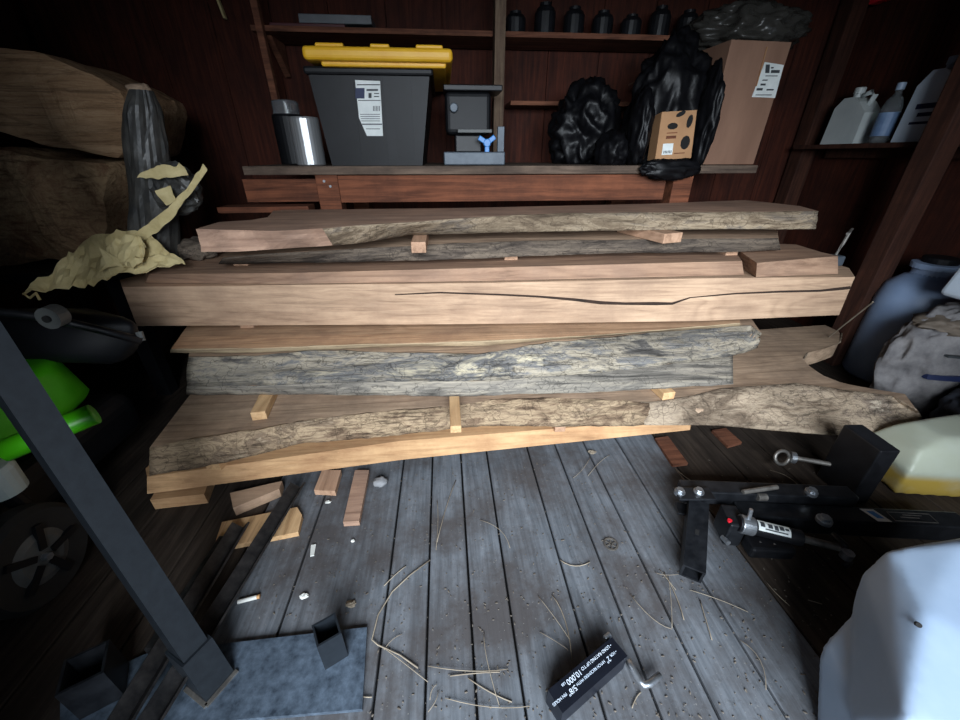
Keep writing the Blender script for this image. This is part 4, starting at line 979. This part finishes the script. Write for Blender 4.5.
obj('wrapping', bm, M['wrap'], ws_)
bm = B(); blob(bm, (p1.x + .005, 1.575, p1.z), (.036, .034, .022), .3, 2, 4, 3, False); obj('bare_top', bm, M['sawn_grey'], ws_, smooth=True, label='bare wood top of the stump')
bm = B()
c_ = at(175, 192, y=1.53)
blob(bm, (c_.x - .02, 1.56, c_.z + .01), (.075, .05, .075), .3, 2.4, 9, 4, True); obj('loose_wrap_flap', bm, M['wrap'], ws_)
# torn kraft paper
kp = thing('kraft_paper', 'torn crumpled kraft paper hanging over the plank end at left', 'paper', (at(110, 270, y=1.36).x, 1.36, .65))
def sheet(pts, nm, seed, amp=.012, th=.002, sub=3):
    bm = B(); vs = [bm.verts.new(p) for p in pts]; f_ = bm.faces.new(vs); bmesh.ops.triangulate(bm, faces=[f_])
    for _ in range(sub): bmesh.ops.subdivide_edges(bm, edges=bm.edges[:], cuts=1, use_grid_fill=True)
    bmesh.ops.triangulate(bm, faces=bm.faces[:])
    for v in bm.verts:
        q = v.co * 16 + Vector((seed, 0, 0)); v.co += Vector((noise.noise(q) * amp * .6, (abs(noise.noise(q + Vector((9, 0, 0)))) - .3) * amp * 1.6, (.35 - abs(noise.noise(q * 1.3 + Vector((0, 7, 0))))) * amp * 1.6 + noise.noise(q * 3) * amp * .5))
    bmesh.ops.recalc_face_normals(bm, faces=bm.faces)
    bmesh.ops.solidify(bm, geom=bm.faces[:], thickness=th)
    return obj(nm, bm, M['kraft'], kp)
A = lambda x_, y_, yy: at(x_, y_, y=yy)
sheet([A(28, 292, 1.30), A(60, 290, 1.31), A(100, 283, 1.33), A(125, 274, 1.36), A(165, 268, 1.38), A(187, 265, 1.40), A(165, 248, 1.45), A(150, 232, 1.48), A(115, 232, 1.48), A(85, 242, 1.46), A(55, 268, 1.38)], 'sheet', 1, .018)
sheet([A(105, 272, 1.34), A(148, 266, 1.36), A(150, 248, 1.40), A(135, 236, 1.42), A(112, 246, 1.41)], 'crumpled_fold', 5, .03)
sheet([A(132, 236, 1.46), A(150, 238, 1.46), A(172, 220, 1.47), A(200, 182, 1.49), A(208, 170, 1.5), A(203, 164, 1.5), A(190, 186, 1.49), A(165, 212, 1.47)], 'torn_strip', 7, .006)
sheet([A(137, 178, 1.475), A(160, 180, 1.48), A(190, 176, 1.49), A(186, 168, 1.49), A(162, 166, 1.48), A(145, 170, 1.475)], 'torn_band', 11, .008)
sheet([A(156, 192, 1.47), A(170, 186, 1.47), A(176, 200, 1.475), A(166, 206, 1.475)], 'torn_scrap', 13, .006)
tube_pts = [A(30, 290, 1.30), A(24, 294, 1.295), A(30, 298, 1.29), A(36, 293, 1.29), A(40, 300, 1.285)]
bm = B(); tube(bm, tube_pts, .004, 6); obj('twisted_corner', bm, M['kraft'], kp)
bm = B(); c_ = at(175, 245, y=1.60); blob(bm, (c_.x + .075, 1.60, .68), (.065, .05, .045), .3, 2.2, 21, 4, False, .6445); tag(obj('bark_chunk', bm, M['bark_dark'], smooth=True), 'dark brown bark chunk between the stump and the top slab', 'bark')

# mower
mw = thing('lawn_mower', 'black and green lawn mower behind the steel post', 'lawn mower', (-1.25, .95, 0))
bm = B(); box(bm, (-1.31, .98, .19), (.36, .58, .16)); obj('deck', bm, M['black_plastic'], mw, bevel=.05, segs=4)
g0 = [A(30, 442, .80), A(62, 437, .80), A(70, 402, .80), A(95, 372, .80), A(35, 378, .80), A(-60, 372, .80), A(-60, 440, .80)]
bm = B(); hull(bm, [(-1.310, .78, .44), (-1.150, .80, .45), (-1.120, .86, .485), (-1.075, .99, .50), (-1.140, 1.10, .49), (-1.490, 1.1, .48), (-1.510, .8, .44), (-1.490, .77, .30), (-1.130, .79, .31), (-1.080, 1.0, .36), (-1.110, 1.12, .34), (-1.490, 1.12, .3)])
obj('hood', bm, M['green'], mw, bevel=.022, segs=3, smooth=True, label='bright green hood')
l0, l1 = A(55, 430, .74), A(94, 413, .78)
bm = B(); tube(bm, [l0 + (l1 - l0) * t_ for t_ in (-1.2, -.3, 0, .4, .8, .95, 1.0)], .027, 12); bmesh.ops.scale(bm, vec=(1, 1, .85), verts=bm.verts, space=Matrix.Translation(-l0)); obj('hood_vent', bm, M['green'], mw, smooth=True, label='green rounded vent lobe')
wc = Vector((-1.03, .70, .13))
for y_, x_ in ((.70, -1.05), (.72, -1.62)):
    bm = B(); Mr = Matrix.Rotation(PI / 2, 3, 'Y')
    lathe(bm, [(.06, -.03), (.115, -.035), (.128, -.02), (.128, .02), (.115, .035), (.06, .03)], (x_, y_, .129), 36, M=Mr); wh = obj('wheel', bm, M['rubber'], mw, smooth=False)
    bm = B(); lathe(bm, [(.075, .0), (.075, .028), (.05, .036), (.022, .036)], (x_, y_, .129), 28, M=Mr); hb = obj('hub', bm, M['grey_plastic'], wh)
    bm = B(); cyl(bm, (x_ + .035, y_, .129), (x_ + .05, y_, .129), .009, seg=6); obj('axle_nut', bm, M['zinc'], hb)
    for q in range(5):
        an = 2 * PI * q / 5; bm = B(); bar(bm, (x_ + .036, y_ + .02 * math.cos(an), .129 + .02 * math.sin(an)), (x_ + .036, y_ + .085 * math.cos(an), .129 + .085 * math.sin(an)), .016, .01, (1, 0, 0)); obj('spoke', bm, M['black_plastic'], wh)
bm = B(); hull(bm, [A(55, 312, 1.10), A(140, 318, 1.14), A(146, 345, 1.14), A(125, 365, 1.10), A(60, 362, 1.04), A(-30, 312, 1.14), A(-30, 360, 1.08), (-1.5, 1.27, .58), (-1.12, 1.27, .57), (-1.5, 1.27, .42), (-1.12, 1.27, .42)])
obj('grass_bag', bm, M['black_plastic'], mw, bevel=.03, segs=3, smooth=True)
bm = B(); tube(bm, [A(-20, 308, 1.0), A(0, 312, 1.0), A(50, 318, 1.02), A(100, 330, 1.05), A(142, 341, 1.08)], .011, 10); hbq = obj('handle_bar', bm, M['black_paint'], mw, smooth=True)
p = A(52, 317, 1.0); bm = B(); cyl(bm, p + Vector((0, .02, 0)), p + Vector((0, -.012, 0)), .028, seg=20); cyl(bm, p + Vector((0, -.012, 0)), p + Vector((0, -.018, 0)), .009, seg=12, mi=1); obj('clamp_knob', bm, [M['grey_plastic'], M['dark']], hbq, label='grey clamp knob on the handle bar')
bm = B(); tube(bm, [A(142, 341, 1.08), A(139, 332, 1.09)], .009, 8); obj('bar_end', bm, M['grey_plastic'], hbq)
bm = B(); c_ = A(-6, 478, .78); lathe(bm, [(.03, -.05), (.042, -.045), (.044, .02), (.038, .032), (.02, .036)], c_, 20); obj('tank_cap', bm, M['pale_plastic'], mw, smooth=False, label='pale greenish cap')
bm = B(); cyl(bm, c_ + Vector((0, .01, -.10)), c_ + Vector((0, 0, -.05)), .02, seg=14); obj('cap_neck', bm, M['black_plastic'], mw)

# ------------------------------------------------------------------ small things lying on the floor
t = thing('cigarette_butt', 'white cigarette butt on floor beside the angle irons', 'cigarette butt', at(248, 599, z=0))
a, b = at(238, 602, z=.0055), at(257, 597, z=.0055)
bm = B(); cyl(bm, a, b, .005, seg=14); obj('paper', bm, M['chip'], t)
bm = B(); cyl(bm, b, b + (b - a) * .15, .005, seg=14); obj('filter', bm, M['amber'], t)
p = at(611, 544, z=.002)
t = thing('star_washer', 'small pale spoked washer lying on the floor boards', 'washer', (p.x, p.y, 0))
bm = B(); N = 28; ring = []
for i in range(N):
    an = 2 * PI * i / N; ring.append([bm.verts.new((p.x + r_ * math.cos(an), p.y + r_ * math.sin(an), z_)) for r_, z_ in ((.016, .0005), (.021, .0005), (.021, .003), (.016, .003))])
for i in range(N):
    a_, b_ = ring[i], ring[(i + 1) % N]
    for q in range(4): bm.faces.new((a_[q], a_[(q + 1) % 4], b_[(q + 1) % 4], b_[q]))
obj('ring', bm, M['dull_zinc'], t)
for q in range(3):
    an = PI * q / 3 + .3; v = Vector((math.cos(an), math.sin(an), 0)) * .017; bm = B(); bar(bm, Vector((p.x, p.y, .0018)) - v, Vector((p.x, p.y, .0018)) + v, .0035, .002); obj('spoke', bm, M['dull_zinc'], t)
def chip(label, px, size, mat, seed, name='paint_chip', cat='chip'):
    p = at(*px, z=.003); bm = B(); blob(bm, (p.x, p.y, .003), (size, size * .7, .004), .6, 1.8, seed, 3, False, .0004)
    tag(obj(name, bm, mat), label, cat)
bm = B(); t4 = [at(x_, y_, z=.004) for x_, y_ in ((311, 545), (316, 544), (314, 555), (310, 556))]; prism(bm, [Vector((p.x, p.y, .0006)) for p in t4], t4); tag(obj('paper_scrap', bm, M['chip']), 'thin white paper scrap on the wide floor board', 'scrap')
chip('white lump of crumbled plaster near the short stub tube', (304, 596), .010, M['chip'], 1)
chip('white shaving just below the short tan strip end', (328, 502), .008, M['chip'], 3)
chip('pale wood chip on floor right of the stack centre', (592, 452), .014, M['straw'], 5, 'wood_chip')
chip('small white crumb under the stone near plank', (353, 541), .005, M['chip'], 6)
chip('tan leaf scrap near the bent wire', (351, 604), .012, M['straw'], 8, 'leaf_scrap', 'leaf')
# bent wire by the plate
bm = B(); tube(bm, [at(x_, y_, z=.004) for x_, y_ in ((430, 560), (410, 575), (392, 592), (378, 615), (372, 640), (378, 645), (400, 655), (418, 668))], .0016, 8)
tag(obj('bent_wire', bm, M['straw'], smooth=True), 'long curved stalk bent beside the base plate corner', 'stalk')
strs = [((456, 480), (447, 505), (437, 542)), ((437, 500), (438, 520), (436, 550)), ((538, 596), (555, 618), (570, 640)), ((552, 595), (565, 620), (572, 660)),
        ((380, 645), (400, 660), (428, 682)), ((428, 666), (470, 671), (508, 669)), ((450, 676), (478, 673), (500, 672)), ((445, 698), (490, 707), (530, 706)), ((484, 632), (487, 660), (500, 708)),
        ((468, 678), (490, 692), (512, 702)), ((630, 594), (652, 618), (672, 629)), ((668, 575), (671, 600), (672, 628)), ((664, 572), (676, 596), (684, 620)), ((660, 570), (668, 580), (676, 590)),
        ((655, 572), (665, 575), (680, 574)), ((632, 708), (636, 698), (641, 692)), ((610, 455), (600, 462), (588, 476)), ((573, 478), (582, 470), (590, 458)), ((675, 468), (690, 480), (705, 486)),
        ((676, 470), (684, 480), (690, 490)), ((765, 580), (775, 592), (790, 606)), ((808, 600), (815, 602), (822, 604)), ((430, 700), (432, 690), (437, 684)), ((428, 712), (436, 700), (438, 690)),
        ((345, 690), (360, 696), (372, 697)), ((384, 650), (392, 640), (402, 634)), ((540, 632), (560, 644), (568, 650)), ((700, 600), (706, 620), (712, 640)), ((690, 590), (720, 600), (748, 612)),
        ((480, 520), (500, 530), (510, 548)), ((384, 586), (395, 575), (406, 566)), ((770, 470), (790, 478), (800, 490)), ((740, 640), (760, 660), (766, 690)), ((560, 560), (575, 566), (590, 562))]
for i, (a, b, c) in enumerate(strs):
    A_, B_, C_ = at(*a, z=.0026), at(*b, z=.0026 + .003 * (i % 3)), at(*c, z=.0026)
    pts = []
    for q in range(7):
        t_ = q / 6; pts.append(A_ * (1 - t_) ** 2 + (B_ * 2 - (A_ + C_) / 2) * 2 * t_ * (1 - t_) + C_ * t_ ** 2)
    bm = B(); tube(bm, pts, .0008 if i % 3 else .0012, 6)
    tag(obj('pine_needle', bm, M['straw'], smooth=True), 'thin dry pine needle or stalk lying on the floor boards', 'pine needle', 'dry pine needles on the floor')
# dry stalk by the barrel
bm = B(); tube(bm, [at(829, 337, z=.193), at(829, 337, z=.193).lerp(at(873, 302, y=1.38), .5), at(873, 302, y=1.38)], .003, 6); tag(obj('dry_stalk', bm, M['straw']), 'pale stalk leaning in the dark gap left of the pale barrel', 'stalk')
# grit scattered over the boards
random.seed(11); bm = B()
for i in range(1100):
    px_, py_ = random.uniform(270, 840), random.uniform(460, 719); p = at(px_, py_, z=0)
    if -.75 < p.x < -.2 and .2 < p.y < .56: continue
    s_ = random.uniform(.0006, .0022); r = bmesh.ops.create_icosphere(bm, subdivisions=1, radius=1)
    Mx = Matrix.Translation((p.x, p.y, s_ * .5)) @ Matrix.Rotation(random.uniform(0, 6.28), 4, 'Z') @ Matrix.Diagonal((s_ * random.uniform(1, 2.5), s_, s_ * .6, 1)); bmesh.ops.transform(bm, matrix=Mx, verts=r['verts'])
o = tag(obj('sawdust_grit', bm, M['debris']), 'scattered sawdust and wood crumbs over the floor boards', 'sawdust', kind='stuff')
